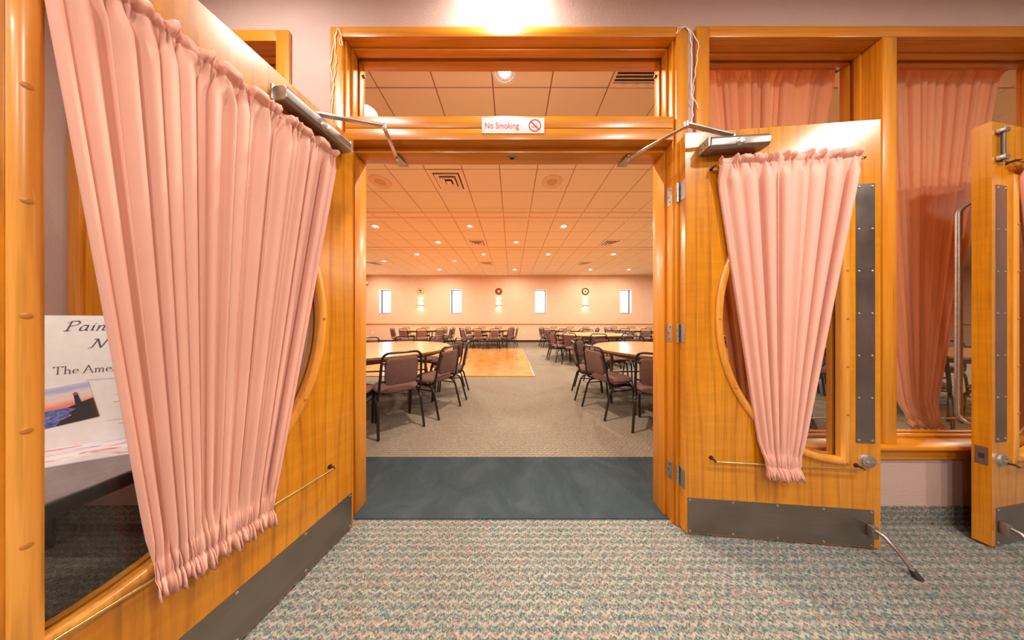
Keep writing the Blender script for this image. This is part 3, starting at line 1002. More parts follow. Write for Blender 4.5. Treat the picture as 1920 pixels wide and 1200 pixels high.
screw_prof = [(0, -.0035), (.003, -.0032), (.0048, -.0018), (.005, 0)]
def door(name, label, loc, rz, my, arm_target=None, elbow=None, chair_side=True, plate=True, stay=True, hinges=True, seed=1, bolt=False, clabel='', pull=True, tilt=0.0):
    """built with the face we see at y = 0 looking along +y; my = -1 mirrors it"""
    o = struct(empty(name, loc, rz), label, 'door')
    put('leaf', leaf_mesh(my), o)
    # bead round the D, front and back, each with plugged screws
    prof = [(.014, 0), (.015, -.006), (.010, -.011), (.0, -.013), (-.010, -.012), (-.018, -.007), (-.020, 0), (-.020, .017), (-.008, .017), (-.008, 0)]
    for side in (0, 1):
        pf = prof if side == 0 else [(a, DT - b) for a, b in prof]
        b = MB(my).sweep(d_path(0.006), pf).build('glazing_bead', 'oak_bead', o, angle=50)
        if side == 0:
            path = d_path(0.005, 12, 6)
            for i, (px, pz) in enumerate(path):
                if i % 2 == 0 or px > SC_ - .001:
                    xx = px
                    MB(my).lathe([(0, -.0146), (.0050, -.0146), (.0064, -.0138), (.0066, -.008)], 12, (xx, 0, pz), axis='y').build('screw_plug', 'plug_wood', b)
    MB(my).prism(d_path(-.004), DT / 2 - .003, DT / 2 + .003).build('glass', 'door_glass', o, smooth=False)
    # kick plate
    kp = MB(my).box(.012, DW - .03, -.002, 0, .016, .20).build('kick_plate', 'brushed_steel', o, smooth=False)
    sm = MB(my).lathe(screw_prof, 10, axis='y').mesh('screw', 'aluminium')
    for i in range(5):
        for z in (.026, .19):
            put('screw', sm, kp, (.022 + i * (DW - .064) / 4, -.002 * my, z))
    if plate:
        pp = MB(my).box(.797, .879, -.002, 0, .53, 1.82).build('push_plate', 'brushed_steel_up', o, smooth=False)
        for i in range(7):
            for x in (.809, .867):
                put('screw', sm, pp, (x, -.002 * my, .545 + i * 1.26 / 6))
        lk = MB(my).lathe([(0, -.012), (.024, -.012), (.029, -.009), (.030, -.003), (.034, 0)], 28, (.846, 0, .443), axis='y').build('lock_cylinder', 'aluminium', o)
        MB(my).box(.824, .868, -.020, -.012, .439, .447).build('thumb_turn', 'hinge_steel', lk, bevel=.002)
        lp = MB(my).box(DW, DW + .0015, .008, .037, .41, .50).build('latch_plate', 'brushed_steel_up', o, smooth=False)
        MB(my).box(DW + .0015, DW + .002, .016, .029, .44, .465).build('latch_hole', 'dark_void', lp, smooth=False)
    if pull:
        # long bent tube pull on the far face
        z0, z1, px, pd = .585, 1.775, .835, DT + .052
        pts = [(px + .0, DT, z0)]
        for i in range(7):
            a = i / 6 * PI / 2
            pts.append((px, DT + (pd - DT) * math.sin(a) if i else DT + .001, z0 + .05 * (1 - math.cos(a))))
        pts += [(px, pd, z0 + .3), (px, pd, z1 - .3)]
        for i in range(7):
            a = PI / 2 - i / 6 * PI / 2
            pts.append((px, DT + (pd - DT) * math.sin(a), z1 - .05 * (1 - math.cos(a))))
        MB(my).tube(pts, .011, 12).build('pull_handle', 'hinge_steel', o)
    # rods with bracket ends carry the curtain
    for z, tl in ((1.93, 0.0), (.413, tilt)):
        rd = MB(my).cyl((.125, -.026, z), (.80, -.026, z + tl), .0042, n=10).build('curtain_rod', 'brass', o)
        for x, z in ((.127, z), (.797, z + tl)):
            MB(my).tube([(x, 0, z + .006), (x, -.02, z + .006), (x, -.03, z)], .0055, 8).build('rod_bracket', 'bronze', rd)
            MB(my).lathe([(0, -.003), (.010, -.003), (.011, 0)], 12, (x, 0, z + .006), axis='y').build('bracket_plate', 'bronze', rd)
    # holder that kicks down onto the carpet
    if stay:
        hb = MB(my).box(.838, .864, -.026, -.002, .075, .135).build('door_holder', 'closer_body', o, bevel=.004)
        MB(my).tube([(.851, -.018, .118), (.856, -.045, .112), (.868, -.075, .075), (.876, -.098, .038), (.880, -.106, .022)], [.009, .0085, .007, .007, .009], 10).build('holder_arm', 'closer_body', hb)
        MB(my).tube([(.880, -.105, .024), (.882, -.112, .012), (.884, -.118, .001)], [.011, .013, .014], 12).build('holder_foot', 'rubber', hb)
    # hinges
    if hinges:
        for z in (.29, 1.07, 1.845):
            h = MB(my).cyl((-.010, DT - .002, z - .052), (-.010, DT - .002, z + .052), .0065, n=12).build('hinge', 'hinge_steel', o)
            MB(my).box(-.0015, 0, .002, DT - .004, z - .05, z + .05).build('hinge_leaf', 'hinge_steel', h, smooth=False)
            for dz in (-.035, .035):
                for yy in (.014, .03):
                    MB(my).lathe([(0, -.0012), (.003, -.001), (.0034, 0)], 8, (0, 0, 0), axis='y')
            for zz in (-.017, .017):
                MB(my).lathe([(.0068, -.001), (.0072, 0), (.0068, .001)], 12, (-.010, DT - .002, z + zz)).build('knuckle_ring', 'dark_steel', h)
    # closer on the top rail
    if arm_target:
        bx = MB(my)
        pr = [(-.004, 2.004), (-.058, 1.998), (-.070, 2.008), (-.072, 2.040), (-.060, 2.058), (-.004, 2.064)]
        x0, x1 = .075, .345
        n = len(pr)
        bx.add([(x0, y, z) for y, z in pr] + [(x1, y, z) for y, z in pr],
               [tuple(range(n)), tuple(range(2 * n - 1, n - 1, -1))] + [(i, i + n, (i + 1) % n + n, (i + 1) % n) for i in range(n)])
        cl = bx.build('door_closer', 'closer_body', o, bevel=.003)
        MB(my).box(.07, .35, -.004, 0, 2.008, 2.07).build('mounting_plate', 'aluminium', cl, bevel=.001)
        MB(my).box(.064, .075, -.066, -.002, 2.008, 2.058).build('end_cap', 'aluminium', cl, bevel=.002)
        for yy, zz in ((-.02, 2.027), (-.044, 2.034), (-.03, 2.052)):
            MB(my).cyl((.064, yy, zz), (.0628, yy, zz), .003, n=8).build('cap_screw', 'dark_steel', cl)
        MB(my).lathe([(0, -.014), (.012, -.013), (.017, -.006), (.018, 0)], 20, (.205, -.069, 2.018), axis='y').build('valve_cap', 'aluminium', cl)
        MB(my).cyl((.205, -.034, 2.062), (.205, -.034, 2.082), .011, n=14).build('spindle', 'aluminium', cl)
        return o, cl
    if bolt:
        bl = MB(my).cyl((.862, -.012, 1.93), (.862, -.012, 2.10), .006, n=10).build('surface_bolt', 'dark_steel', o)
        for z in (1.95, 2.085):
            MB(my).box(.842, .882, -.022, 0, z - .011, z + .011).build('bolt_guide', 'aluminium', bl, bevel=.003)
    return o, None

def flat_bar(parent, name, p, q, w, t, mat):
    """bar lying flat between two points"""
    p, q = Vector(p), Vector(q)
    d = (q - p).normalized()
    side = Vector((0, 0, 1)).cross(d).normalized()
    up = d.cross(side)
    m = MB()
    vs = []
    for s_, base in ((0, p), (1, q)):
        for a, b in ((-1, -1), (1, -1), (1, 1), (-1, 1)):
            vs.append(tuple(base + side * a * w / 2 + up * b * t / 2))
    m.add(vs, [(0, 3, 2, 1), (4, 5, 6, 7), (0, 1, 5, 4), (1, 2, 6, 5), (2, 3, 7, 6), (3, 0, 4, 7)])
    return m.build(name, mat, parent, bevel=.0015)

def closer_arms(dr, cl, my, elbow, tgt, tx):
    """arm, elbow and soffit bracket; points are given in the room"""
    bpy.context.view_layer.update()
    inv = dr.matrix_world.inverted()
    L = lambda p: inv @ Vector(p)
    sp = Vector((.205, -.034 * my, 2.078))
    el, tg = L(elbow), L(tgt)
    flat_bar(cl, 'arm', sp, el, .022, .007, 'aluminium')
    flat_bar(cl, 'forearm', el + Vector((0, 0, -.008)), tg + Vector((0, 0, -.004)), .020, .007, 'aluminium')
    MB().cyl(el + Vector((0, 0, -.014)), el + Vector((0, 0, .010)), .011, n=14).build('elbow_pin', 'aluminium', cl)
    MB().cyl(tg + Vector((0, 0, -.016)), tg + Vector((0, 0, .012)), .008, n=12).build('shoe_pin', 'aluminium', cl)
    b = Vector(tgt)
    m = MB()
    pts = [(b.x - .012, b.y - .006), (b.x + .012, b.y - .006), (b.x + .03 + tx, b.y + .085), (b.x - .03 + tx, b.y + .085)]
    m.slab(pts, b.z + .004, b.z + .008)
    m.v = [tuple(inv @ Vector(v_)) for v_ in m.v]
    m.build('soffit_bracket', 'closer_body', cl, smooth=False)

AR = math.radians
d1, c1 = door('door_1', 'oak door with a D-shaped light standing open at the left of the doorway', (-.876, 1.178, 0), math.atan2(-.9816, -.191), -1, True, hinges=False, seed=3, tilt=.04)
closer_arms(d1, c1, -1, (-.635, 1.06, 2.105), (-.68, 1.262, 2.105), 0)
d2, c2 = door('door_2', 'oak door with a D-shaped light folded back against the wall at the right', (.921, 1.134, 0), AR(-5.0), 1, True, seed=5)
closer_arms(d2, c2, 1, (.862, 1.055, 2.11), (.69, 1.262, 2.105), 0)
d3, c3 = door('door_3', 'oak door seen edge-on at the far right of the foyer', (3.29, 1.195, 0), AR(180 + 8.3), -1, None, hinges=False, bolt=True, seed=8)

CG = 'curtains gathered on the door rods'
def door_curtain(label, loc, rz, my, seed, xt, xb, tilt=0.0):
    me = curtain_mesh(.135, xt, 1.93, xb[0], xb[1], .413, .038, .05, .062, 32, seed, 'curtain_cloth', my, .007, tilt=tilt)
    return curtain('door_curtain', label, CG, loc, rz, me)
door_curtain('pleated salmon pink curtain tapering down the left open door', (-.876, 1.178, 0), math.atan2(-.9816, -.191), -1, 4, .75, (.37, .61), .04)
door_curtain('pleated salmon pink curtain tapering down the right open door', (.921, 1.134, 0), AR(-5.0), 1, 9, .765, (.355, .50))
door_curtain('strip of pleated pink curtain on the edge-on third door', (3.29, 1.195, 0), AR(180 + 8.3), -1, 14, .765, (.36, .51))

# hinge leaves let into the jamb on the right
for z in (.29, 1.07, 1.845):
    hl = MB().box(XR - .0015, XR, YW0 - .002, YW0 + .04, z - .05, z + .05).build('hinge_leaf', 'hinge_steel', frame1, smooth=False)
    for dz in (-.034, 0, .034):
        MB().cyl((XR - .0015, YW0 + .012 + (.012 if dz == 0 else 0), z + dz), (XR - .0028, YW0 + .012 + (.012 if dz == 0 else 0), z + dz), .004, n=8).build('screw', 'dark_steel', hl)

# ------------------------------------------------------------------ no smoking sign
YS = YW0 - .0125
o = tag(empty('no_smoking_sign', (.006, YS, 2.222)), 'white No Smoking sign with red letters on the transom bar', 'sign')
MB().box(-.173, .173, -.004, 0, -.043, .043).build('sign_plate', 'white_paint', o, bevel=.001)
def lettering(body, parent, x, z, size, mat, y, sx=1.0, shear=0.0, align='LEFT'):
    cu = bpy.data.curves.new('lettering', 'FONT')
    cu.body = body
    cu.size = size
    cu.extrude = .0004
    cu.offset = .0005
    cu.shear = shear
    cu.align_x = align
    cu.materials.append(MATS[mat])
    tmp = bpy.data.objects.new('lettering_curve', cu)
    C.objects.link(tmp)
    bpy.context.view_layer.update()
    me = bpy.data.meshes.new_from_object(tmp.evaluated_get(bpy.context.evaluated_depsgraph_get()))
    bpy.data.objects.remove(tmp)
    t = put('lettering', me, parent)
    t.location = (x, y, z)
    t.rotation_euler = (PI / 2, 0, 0)
    t.scale = (sx, 1, 1)
    return t
lettering('No', o, -.159, -.017, .049, 'red_paint', -.0044, .78)
lettering('Smoking', o, -.098, -.017, .049, 'red_paint', -.0044, .78)
rc = (.121, 0, 0)
MB().lathe([(.0285, -.0052), (.035, -.0052), (.035, -.004), (.0285, -.004)], 40, rc, axis='y', closed=True).build('ban_ring', 'red_paint', o)
q = .0225
MB().add([(.121 - q - .003, -.0049, q - .003), (.121 - q + .003, -.0049, q + .003), (.121 + q + .003, -.0049, -q + .003), (.121 + q - .003, -.0049, -q - .003),
          (.121 - q - .003, -.004, q - .003), (.121 - q + .003, -.004, q + .003), (.121 + q + .003, -.004, -q + .003), (.121 + q - .003, -.004, -q - .003)],
         [(0, 3, 2, 1), (4, 5, 6, 7), (0, 1, 5, 4), (1, 2, 6, 5), (2, 3, 7, 6), (3, 0, 4, 7)]).build('ban_bar', 'red_paint', o, smooth=False)
MB().box(.101, .133, -.0047, -.004, -.0095, -.0055).build('cigarette', 'grey_ink', o, smooth=False)
MB().tube([(.128, -.0044, -.003), (.131, -.0044, .004), (.126, -.0044, .009), (.130, -.0044, .017)], .0008, 6).build('smoke_curl', 'grey_ink', o)
MB().tube([(.134, -.0044, -.003), (.137, -.0044, .003), (.134, -.0044, .008)], .0008, 6).build('smoke_curl', 'grey_ink', o)

# ------------------------------------------------------------------ strings hanging from the frame corners
def hang(label, pts, extra):
    o = tag(empty('hanging_string', pts[0]), label, 'string', 'strings on the door frame')
    p0 = Vector(pts[0])
    def smooth(ps):
        out = []
        for i in range(len(ps) - 1):
            a, b = Vector(ps[i]), Vector(ps[i + 1])
            for t in range(4):
                q_ = a.lerp(b, t / 4)
                out.append(q_ - p0 + Vector((.004 * math.sin(q_.z * 90 + i), 0, 0)))
        out.append(Vector(ps[-1]) - p0)
        return out
    MB().tube(smooth(pts), .0022, 6).build('strand', 'string', o)
    for e in extra:
        MB().tube(smooth(e), .0022, 6).build('strand', 'string', o)
ys = YW0 - .022
hang('thin white string hanging from the upper left corner of the doorway frame',
     [(-.967, ys, 2.755), (-.985, ys, 2.66), (-1.005, ys, 2.55), (-.985, ys, 2.44), (-.995, ys, 2.3), (-.99, ys, 2.14)],
     [[(-.967, ys, 2.755), (-.978, ys, 2.66), (-.972, ys, 2.57), (-.985, ys, 2.46), (-.998, ys, 2.36)],
      [(-.967, ys, 2.755), (-.945, ys, 2.72), (-.935, ys, 2.67), (-.942, ys, 2.655), (-.955, ys, 2.70)]])
hang('thin white string hanging from the upper right corner of the doorway frame',
     [(.958, ys, 2.765), (1.0, ys, 2.72), (1.03, ys, 2.68), (1.022, ys, 2.58), (1.005, ys, 2.47), (1.0, ys, 2.38), (1.028, ys, 2.31)],
     [[(.958, ys, 2.765), (.985, ys, 2.72), (.995, ys, 2.6), (.99, ys, 2.45), (.998, ys, 2.33), (.995, ys, 2.22)],
      [(.958, ys, 2.765), (.92, ys, 2.755), (.9, ys, 2.72), (.93, ys, 2.745), (.958, ys, 2.765)]])

# ------------------------------------------------------------------ dance floor
o = struct(empty('dance_floor', (0, 0, 0)), 'glossy orange parquet dance floor in the middle of the hall', 'dance floor')
DF = (-4.7, .44, 4.36, 8.5)
MB().box(DF[0], DF[1], DF[2], DF[3], 0.0, .014).build('parquet_panel', 'parquet', o, smooth=False)
for a in ((DF[0] - .03, DF[0], DF[2] - .03, DF[3] + .03), (DF[1], DF[1] + .03, DF[2] - .03, DF[3] + .03), (DF[0], DF[1], DF[2] - .03, DF[2]), (DF[0], DF[1], DF[3], DF[3] + .03)):
    MB().box(a[0], a[1], a[2], a[3], 0, .016).build('edge_strip', 'oak_bead' if a[1] - a[0] > 1 else 'aluminium', o, bevel=.003)

# ------------------------------------------------------------------ tables
TR, TZ = .95, .75
top_me = MB().lathe([(0, TZ), (TR - .006, TZ), (TR - .002, TZ - .003), (TR - .002, TZ - .004)], 72).mesh('table_top', 'table_laminate', angle=30)
band_me = MB().lathe([(TR - .004, TZ - .004), (TR, TZ - .006), (TR, TZ - .026), (TR - .004, TZ - .029), (TR - .05, TZ - .029)], 72).mesh('edge_band', 'table_frame', angle=30)
under_me = MB().lathe([(TR - .05, TZ - .028), (0, TZ - .028)], 48).mesh('underside', 'table_frame')
apron_me = MB().lathe([(.80, TZ - .029), (.80, TZ - .088), (.78, TZ - .088), (.78, TZ - .029)], 48).mesh('apron', 'table_frame', angle=30)
tleg_me = MB().tube([(0, 0, TZ - .05), (0, 0, .35), (0, 0, .002)], [.026, .022, .018], 10).mesh('leg', 'table_frame')
tbar_me = MB().cyl((-.5, 0, .30), (.5, 0, .30), .012, n=8).mesh('cross_bar', 'table_frame')
def table(x, y, rz, label):
    o = tag(empty('round_table', (x, y, 0), rz), label, 'table', 'round banquet tables')
    put('table_top', top_me, o)
    put('edge_band', band_me, o)
    put('underside', under_me, o)
    put('apron', apron_me, o)
    for sx in (-1, 1):
        for sy in (-1, 1):
            put('leg', tleg_me, o, (.5 * sx, .5 * sy, 0))
    for sy in (-1, 1):
        put('cross_bar', tbar_me, o, (0, .5 * sy, 0))
    return o

# ------------------------------------------------------------------ stacking chairs
def superring(hx, hy, n, e=3.2):
    pts = []
    for i in range(n):
        a = 2 * PI * i / n
        c_, s_ = math.cos(a), math.sin(a)
        pts.append((hx * math.copysign(abs(c_) ** (2 / e), c_), hy * math.copysign(abs(s_) ** (2 / e), s_)))
    return pts
def pillow(hx, hy, levels, n=28, e=3.2):
    """levels: (scale inset, height); returns MB in x, y, z with z as the height"""
    m = MB()
    vs, fs = [], []
    for ins, z in levels:
        vs += [(x, y, z) for x, y in superring(hx - ins, hy - ins, n, e)]
    for i in range(len(levels) - 1):
        for k_ in range(n):
            q_ = (k_ + 1) % n
            fs.append((i * n + k_, i * n + q_, (i + 1) * n + q_, (i + 1) * n + k_))
    fs.append(tuple(range(n - 1, -1, -1)))
    fs.append(tuple((len(levels) - 1) * n + k_ for k_ in range(n)))
    return m.add(vs, fs)
seat = pillow(.212, .205, [(.03, .398), (.008, .402), (0, .415), (.002, .43), (.012, .443), (.035, .452), (.09, .457), (.15, .459)])
seat.v = [(x * (1 - .06 * (y < 0) * min(1, -y * 5)), y + .015, z) for x, y, z in seat.v]
seat_me = seat.mesh('seat', 'upholstery', angle=70)
bk = pillow(.156, .140, [(.012, -.014), (.002, -.011), (0, 0), (.003, .010), (.015, .017), (.05, .021), (.11, .022)], 32, 7.5)
# stand the panel up, leaning back with the frame
ZB, YBK = .632, -.236
lean = math.atan2(.066, .34)
def stand(p):
    x, y, z = p
    return (x, YBK - y * math.sin(lean) + z * math.cos(lean), ZB + y * math.cos(lean) + z * math.sin(lean))
bk.v = [stand(p) for p in bk.v]
back_me = bk.mesh('backrest', 'upholstery', angle=70)
def arc_pts(p0, c_, p1, n=6):
    p0, c_, p1 = Vector(p0), Vector(c_), Vector(p1)
    return [tuple(p0 * (1 - t) ** 2 + c_ * 2 * t * (1 - t) + p1 * t * t) for t in [i / n for i in range(n + 1)]]
fx = .196
def yb(z):
    return YBK + (ZB - z) * math.tan(lean)
half = [(-fx, .06, .386), (-fx, -.10, .386)] + arc_pts((-fx, -.13, .386), (-fx, yb(.40), .386), (-fx, yb(.47), .47), 6) + \
       arc_pts((-fx + .014, yb(.75), .745), (-fx + .016, yb(.822), .822), (-fx + .09, yb(.822), .822), 6)
hoop = half + [(-x, y, z) for x, y, z in reversed(half)]
hoop_me = MB().tube(hoop, .0125, 8).mesh('back_frame', 'black_tube', angle=60)
def leg_mesh(s, rear):
    if rear:
        p = arc_pts((s * .196, -.06, .372), (s * .198, -.165, .372), (s * .203, -.185, .29), 5) + [(s * .212, -.262, .001)]
    else:
        p = arc_pts((s * .196, .08, .372), (s * .198, .158, .372), (s * .196, .166, .29), 5) + [(s * .192, .196, .001)]
    return MB().tube(p, .0125, 8).mesh('leg', 'black_tube', angle=60)
leg_mes = [leg_mesh(s, r_) for s in (-1, 1) for r_ in (0, 1)]
side_mes = [MB().cyl((s * .196, -.07, .372), (s * .196, .09, .372), .0115, n=8).mesh('side_rail', 'black_tube') for s in (-1, 1)]
str_mes = [MB().cyl((s * .2025, -.188, .315), (s * .197, .163, .315), .007, n=8).mesh('stretcher', 'black_tube') for s in (-1, 1)]
cross_mes = [MB().cyl((-.197, y, .384), (.197, y, .384), .009, n=8).mesh('cross_bar', 'black_tube') for y in (-.11, .12)]
tab_mes = []
for s in (-1, 1):
    for z in (.54, .725):
        tab_mes.append(MB().box(min(s * .140, s * .190), max(s * .140, s * .190), yb(z) - .016, yb(z) + .006, z - .009, z + .009).mesh('back_tab', 'black_tube', bevel=.002))
def chair(x, y, face, label, group, full=True):
    """x, y: midpoint of the rear feet; face: direction the sitter looks"""
    rz = face - PI / 2
    o = tag(empty('stacking_chair', (x + .262 * math.cos(face), y + .262 * math.sin(face), 0), rz), label, 'chair', group)
    put('seat', seat_me, o)
    put('backrest', back_me, o)
    put('back_frame', hoop_me, o)
    for m_ in leg_mes:
        put('leg', m_, o)
    for m_ in side_mes:
        put('side_rail', m_, o)
    for m_ in str_mes:
        put('stretcher', m_, o)
    for m_ in cross_mes:
        put('cross_bar', m_, o)
    if full:
        for m_ in tab_mes:
            put('back_tab', m_, o)
    return o

def ring(cx, cy, angles, rad, where, group, full=True):
    """chairs round a table; labels count along the near and the far side from the left"""
    near = sorted([a for a in angles if math.sin(AR(a)) < -.05], key=lambda a: math.cos(AR(a)))
    far = sorted([a for a in angles if math.sin(AR(a)) >= -.05], key=lambda a: math.cos(AR(a)))
    rnd = random.Random(int(cx * 100) + int(cy * 10))
    for side, lst in (('near', near), ('far', far)):
        for i, a in enumerate(lst):
            rr = rad + rnd.uniform(-.02, .02)
            px, py = cx + rr * math.cos(AR(a)), cy + rr * math.sin(AR(a))
            lab = 'mauve chair, %s from left along %s side of %s' % (ORD[i], side, where)
            chair(px, py, AR(a + 180) + rnd.uniform(-.04, .04), lab, group, full)

G0 = 'chairs around the nearest left table'
G1 = 'chairs around the nearest right table'
TABLES = [
    (-1.88, 3.08, 'wide round table just inside the doorway on the left', 'nearest left round table', [-77.5, -50, -21.5, 9.5, 40, 71, 102, 132, 164, 200], 1.21, G0, True),
    (2.17, 3.03, 'wide round table just inside the doorway on the right', 'nearest right round table', [199, 169.5, 139, 109, 78, 48, 18, 232, 262, 296, 332], 1.25, G1, True),
    (2.32, 6.3, 'round table halfway back on the right behind the nearest one', 'middle right round table', [196, 168, 140, 108, 74, 40, 8, 226, 258, 290, 324], 1.27, 'chairs around the middle right table', True),
    (-3.84, 9.35, 'far round table below the leftmost slit window', 'far left round table', [190, 224, 256, 288, 320, 352, 28, 66, 110, 150], 1.27, 'chairs around the far left table', True),
    (-1.02, 9.45, 'far round table standing beyond the dance floor', 'far centre round table', [188, 216, 256, 286, 320, 350, 36, 74, 112, 148], 1.27, 'chairs around the far centre table', True),
    (2.45, 9.35, 'far round table in front of the third slit window', 'far right-centre round table', [186, 214, 248, 282, 318, 352, 36, 70, 108, 146], 1.27, 'chairs around the far right-centre table', True),
    (5.45, 9.35, 'far round table in front of the rightmost slit window', 'far right round table', [188, 222, 254, 286, 322, 354, 34, 70, 108, 146], 1.27, 'chairs around the far right table', True),
    (5.55, 2.95, 'round table seen through the window panes behind the right door', 'round table behind the right window', [174, 207, 239, 270, 302, 332, 20, 60, 100, 140], 1.27, 'chairs around the table behind the right window', True),
    (6.1, 6.05, 'round table in the middle of the hall hidden mostly by the right door', 'round table behind the right door', [180, 216, 252, 288, 324, 0, 36, 72, 108, 144], 1.27, 'chairs around the table behind the right door', False),
]
for (x, y, tl, wh, angs, rad, g, full) in TABLES:
    table(x, y, random.uniform(0, .6), tl)
    ring(x, y, angs, rad, wh, g, full)

# ------------------------------------------------------------------ far wall: sconces, round plaques, sockets, lamp, door
SX = [-4.82, -.70, 3.86]
sc_body = MB().add([(-.14, 0, .0), (.14, 0, .0), (.10, -.10, .0), (-.10, -.10, .0), (-.14, 0, .16), (.14, 0, .16), (.10, -.10, .16), (-.10, -.10, .16)],
                   [(0, 1, 5, 4), (1, 2, 6, 5), (2, 3, 7, 6), (3, 0, 4, 7)])
sc_me = sc_body.mesh('shade', 'sconce_glow', smooth=False)
rim_me = MB().box(-.12, .12, -.104, -.0, -.006, .004).mesh('shade_rim', 'ceiling_band', bevel=.002)
for i, x in enumerate(SX):
    nm = ['left', 'middle', 'right'][i]
    o = tag(empty('wall_sconce', (x, YB, 1.96)), 'lit white wall sconce on far wall below the ' + ['gold', 'red', 'black rimmed'][i] + ' plaque', 'wall light', 'sconces on the far wall')
    put('shade', sc_me, o)
    put('shade_rim', rim_me, o)
    put('shade_rim', rim_me, o, (0, 0, .162))
    area_lamp('lamp', o, (0, -.055, .19), .05, SCONCE_W, WARM, 130, (PI, 0, 0))
    area_lamp('lamp', o, (0, -.055, -.03), .05, SCONCE_W * 1.4, WARM, 130)
def plaque(x, rimmat, facemat, name):
    o = tag(empty('round_plaque', (x, YB, 2.67)), name, 'plaque', 'round emblems on the far wall')
    MB().lathe([(0, -.018), (.125, -.018), (.13, -.014), (.13, 0)], 40, axis='y').build('plaque_face', facemat, o)
    MB().lathe([(.13, -.026), (.178, -.026), (.186, -.018), (.186, 0), (.13, 0)], 40, axis='y', closed=True).build('plaque_rim', rimmat, o)
    return o
o = plaque(SX[0], 'gold', 'emblem_cream', 'gold rimmed round emblem with blue shapes on the far wall')
for px, pz, r_ in ((-.05, .045, .04), (.0, .055, .045), (.05, .045, .03), (-.06, -.05, .024), (.055, -.05, .026), (0, -.03, .03)):
    MB().lathe([(0, -.024), (r_, -.022), (r_, -.017)], 14, (px, 0, pz), axis='y').build('emblem_detail', 'emblem_blue' if pz > 0 else 'emblem_black', o)
for i in range(16):
    a = i / 16 * 2 * PI
    MB().lathe([(0, -.030), (.008, -.029), (.009, -.025)], 8, (.158 * math.cos(a), 0, .158 * math.sin(a)), axis='y').build('rim_stud', 'emblem_wood', o)
o = plaque(SX[1], 'emblem_wood', 'emblem_red', 'dark red round emblem with gold bird shape on the far wall')
MB().prism([(-.07, .03), (-.02, .055), (0, .085), (.02, .055), (.07, .03), (.035, .005), (.02, -.02), (-.02, -.02), (-.035, .005)], -.023, -.017).build('bird_shape', 'emblem_cream', o, smooth=False)
MB().lathe([(0, -.026), (.03, -.024), (.038, -.017)], 18, (0, 0, -.045), axis='y').build('globe_shape', 'gold', o)
MB().prism([(-.08, -.055), (-.03, -.06), (-.03, -.05), (-.08, -.045)], -.022, -.017).build('anchor_shape', 'gold', o, smooth=False)
o = plaque(SX[2], 'emblem_black', 'emblem_cream', 'black rimmed round emblem with dark bird shape on the far wall')
MB().prism([(-.075, .045), (-.03, .035), (0, .05), (.03, .035), (.075, .045), (.05, .0), (.015, -.01), (-.015, -.01), (-.05, .0)], -.023, -.017).build('bird_shape', 'emblem_black', o, smooth=False)
MB().prism([(-.05, -.04), (.05, -.04), (.05, -.052), (.012, -.052), (0, -.085), (-.012, -.052), (-.05, -.052)], -.022, -.017).build('anchor_shape', 'emblem_black', o, smooth=False)

def outlet(x, z, label):
    o = tag(empty('wall_outlet', (x, YB, z)), label, 'outlet', 'outlets on the far wall')
    MB().box(-.038, .038, -.007, 0, -.06, .06).build('cover_plate', 'vent_metal', o, bevel=.002)
    for dz in (-.022, .022):
        MB().lathe([(0, -.009), (.015, -.009), (.016, -.006)], 12, (0, 0, dz), axis='y').build('socket', 'white_paint', o)
outlet(-7.35, .5, 'small wall outlet near the left corner of the far wall')
outlet(.62, .52, 'small wall outlet between the two middle tables of the far wall')
o = tag(empty('emergency_light', (HX0, 10.95, 3.1)), 'white twin-head emergency light in the far left corner', 'emergency light')
MB().box(0, .07, -.16, .16, -.06, .06).build('housing', 'white_paint', o, bevel=.008)
for s in (-1, 1):
    MB().tube([(.07, s * .1, 0), (.10, s * .1, .01), (.16, s * .12, -.02)], [.03, .045, .055], 14).build('lamp_head', 'white_trim', o)
# far door with oak casing, seen through the door light
o = struct(empty('door_4', (11.2, YB, 0)), 'dark far door in an oak casing on the far wall', 'door')
for a, b in ((-.06, .02), (.98, 1.06)):
    MB().box(a, b, -.03, -.001, 0, 2.25).build('side_casing', 'oak_vertical', o, bevel=.003)
MB().box(.02, .98, -.03, -.001, 2.17, 2.25).build('head_casing', 'oak_horizontal', o, bevel=.003)
MB().box(.02, .98, -.016, -.001, 0, 2.17).build('leaf', 'emblem_wood', o, bevel=.002)
MB().lathe([(0, -.06), (.025, -.055), (.028, -.04), (.012, -.016)], 16, (.92, 0, 1.0), axis='y').build('knob', 'aluminium', o)

# ------------------------------------------------------------------ foyer table with poster behind the left door
o = tag(empty('foyer_table', (-1.76, .74, 0)), 'grey topped table with a black edge behind the left door', 'table')
TX, TY, TZF = .64, .40, .70
MB().box(-TX, TX, -TY, TY, TZF - .006, TZF).build('table_top', 'table_grey', o, bevel=.002)
MB().box(-TX - .002, TX + .002, -TY - .002, TY + .002, TZF - .042, TZF - .006).build('edge_band', 'table_black', o, bevel=.003)
for sx in (-1, 1):
    for sy in (-1, 1):
        MB().tube([(sx * .56, sy * .33, TZF - .042), (sx * .56, sy * .33, .002)], [.018, .014], 10).build('leg', 'black_tube', o)
MB().box(-.56, .56, -.345, -.325, TZF - .10, TZF - .042).build('rail', 'table_black', o, bevel=.002)
MB().box(-.56, .56, .325, .345, TZF - .10, TZF - .042).build('rail', 'table_black', o, bevel=.002)

# flag-coloured paper on the table
pd = Vector((.893, .45, 0)).normalized()
pn = Vector((.45, -.893, 0)).normalized()
rzp = math.atan2(pd.y, pd.x)
o = put('table_paper', MB().box(-.36, .30, -.17, .10, 0, .0025).mesh('table_paper', 'streak_print', smooth=False), None, (-1.50, .77, TZF + .0005), (0, 0, rzp))
tag(o, 'white paper with violet and red streaks lying on the table', 'paper')

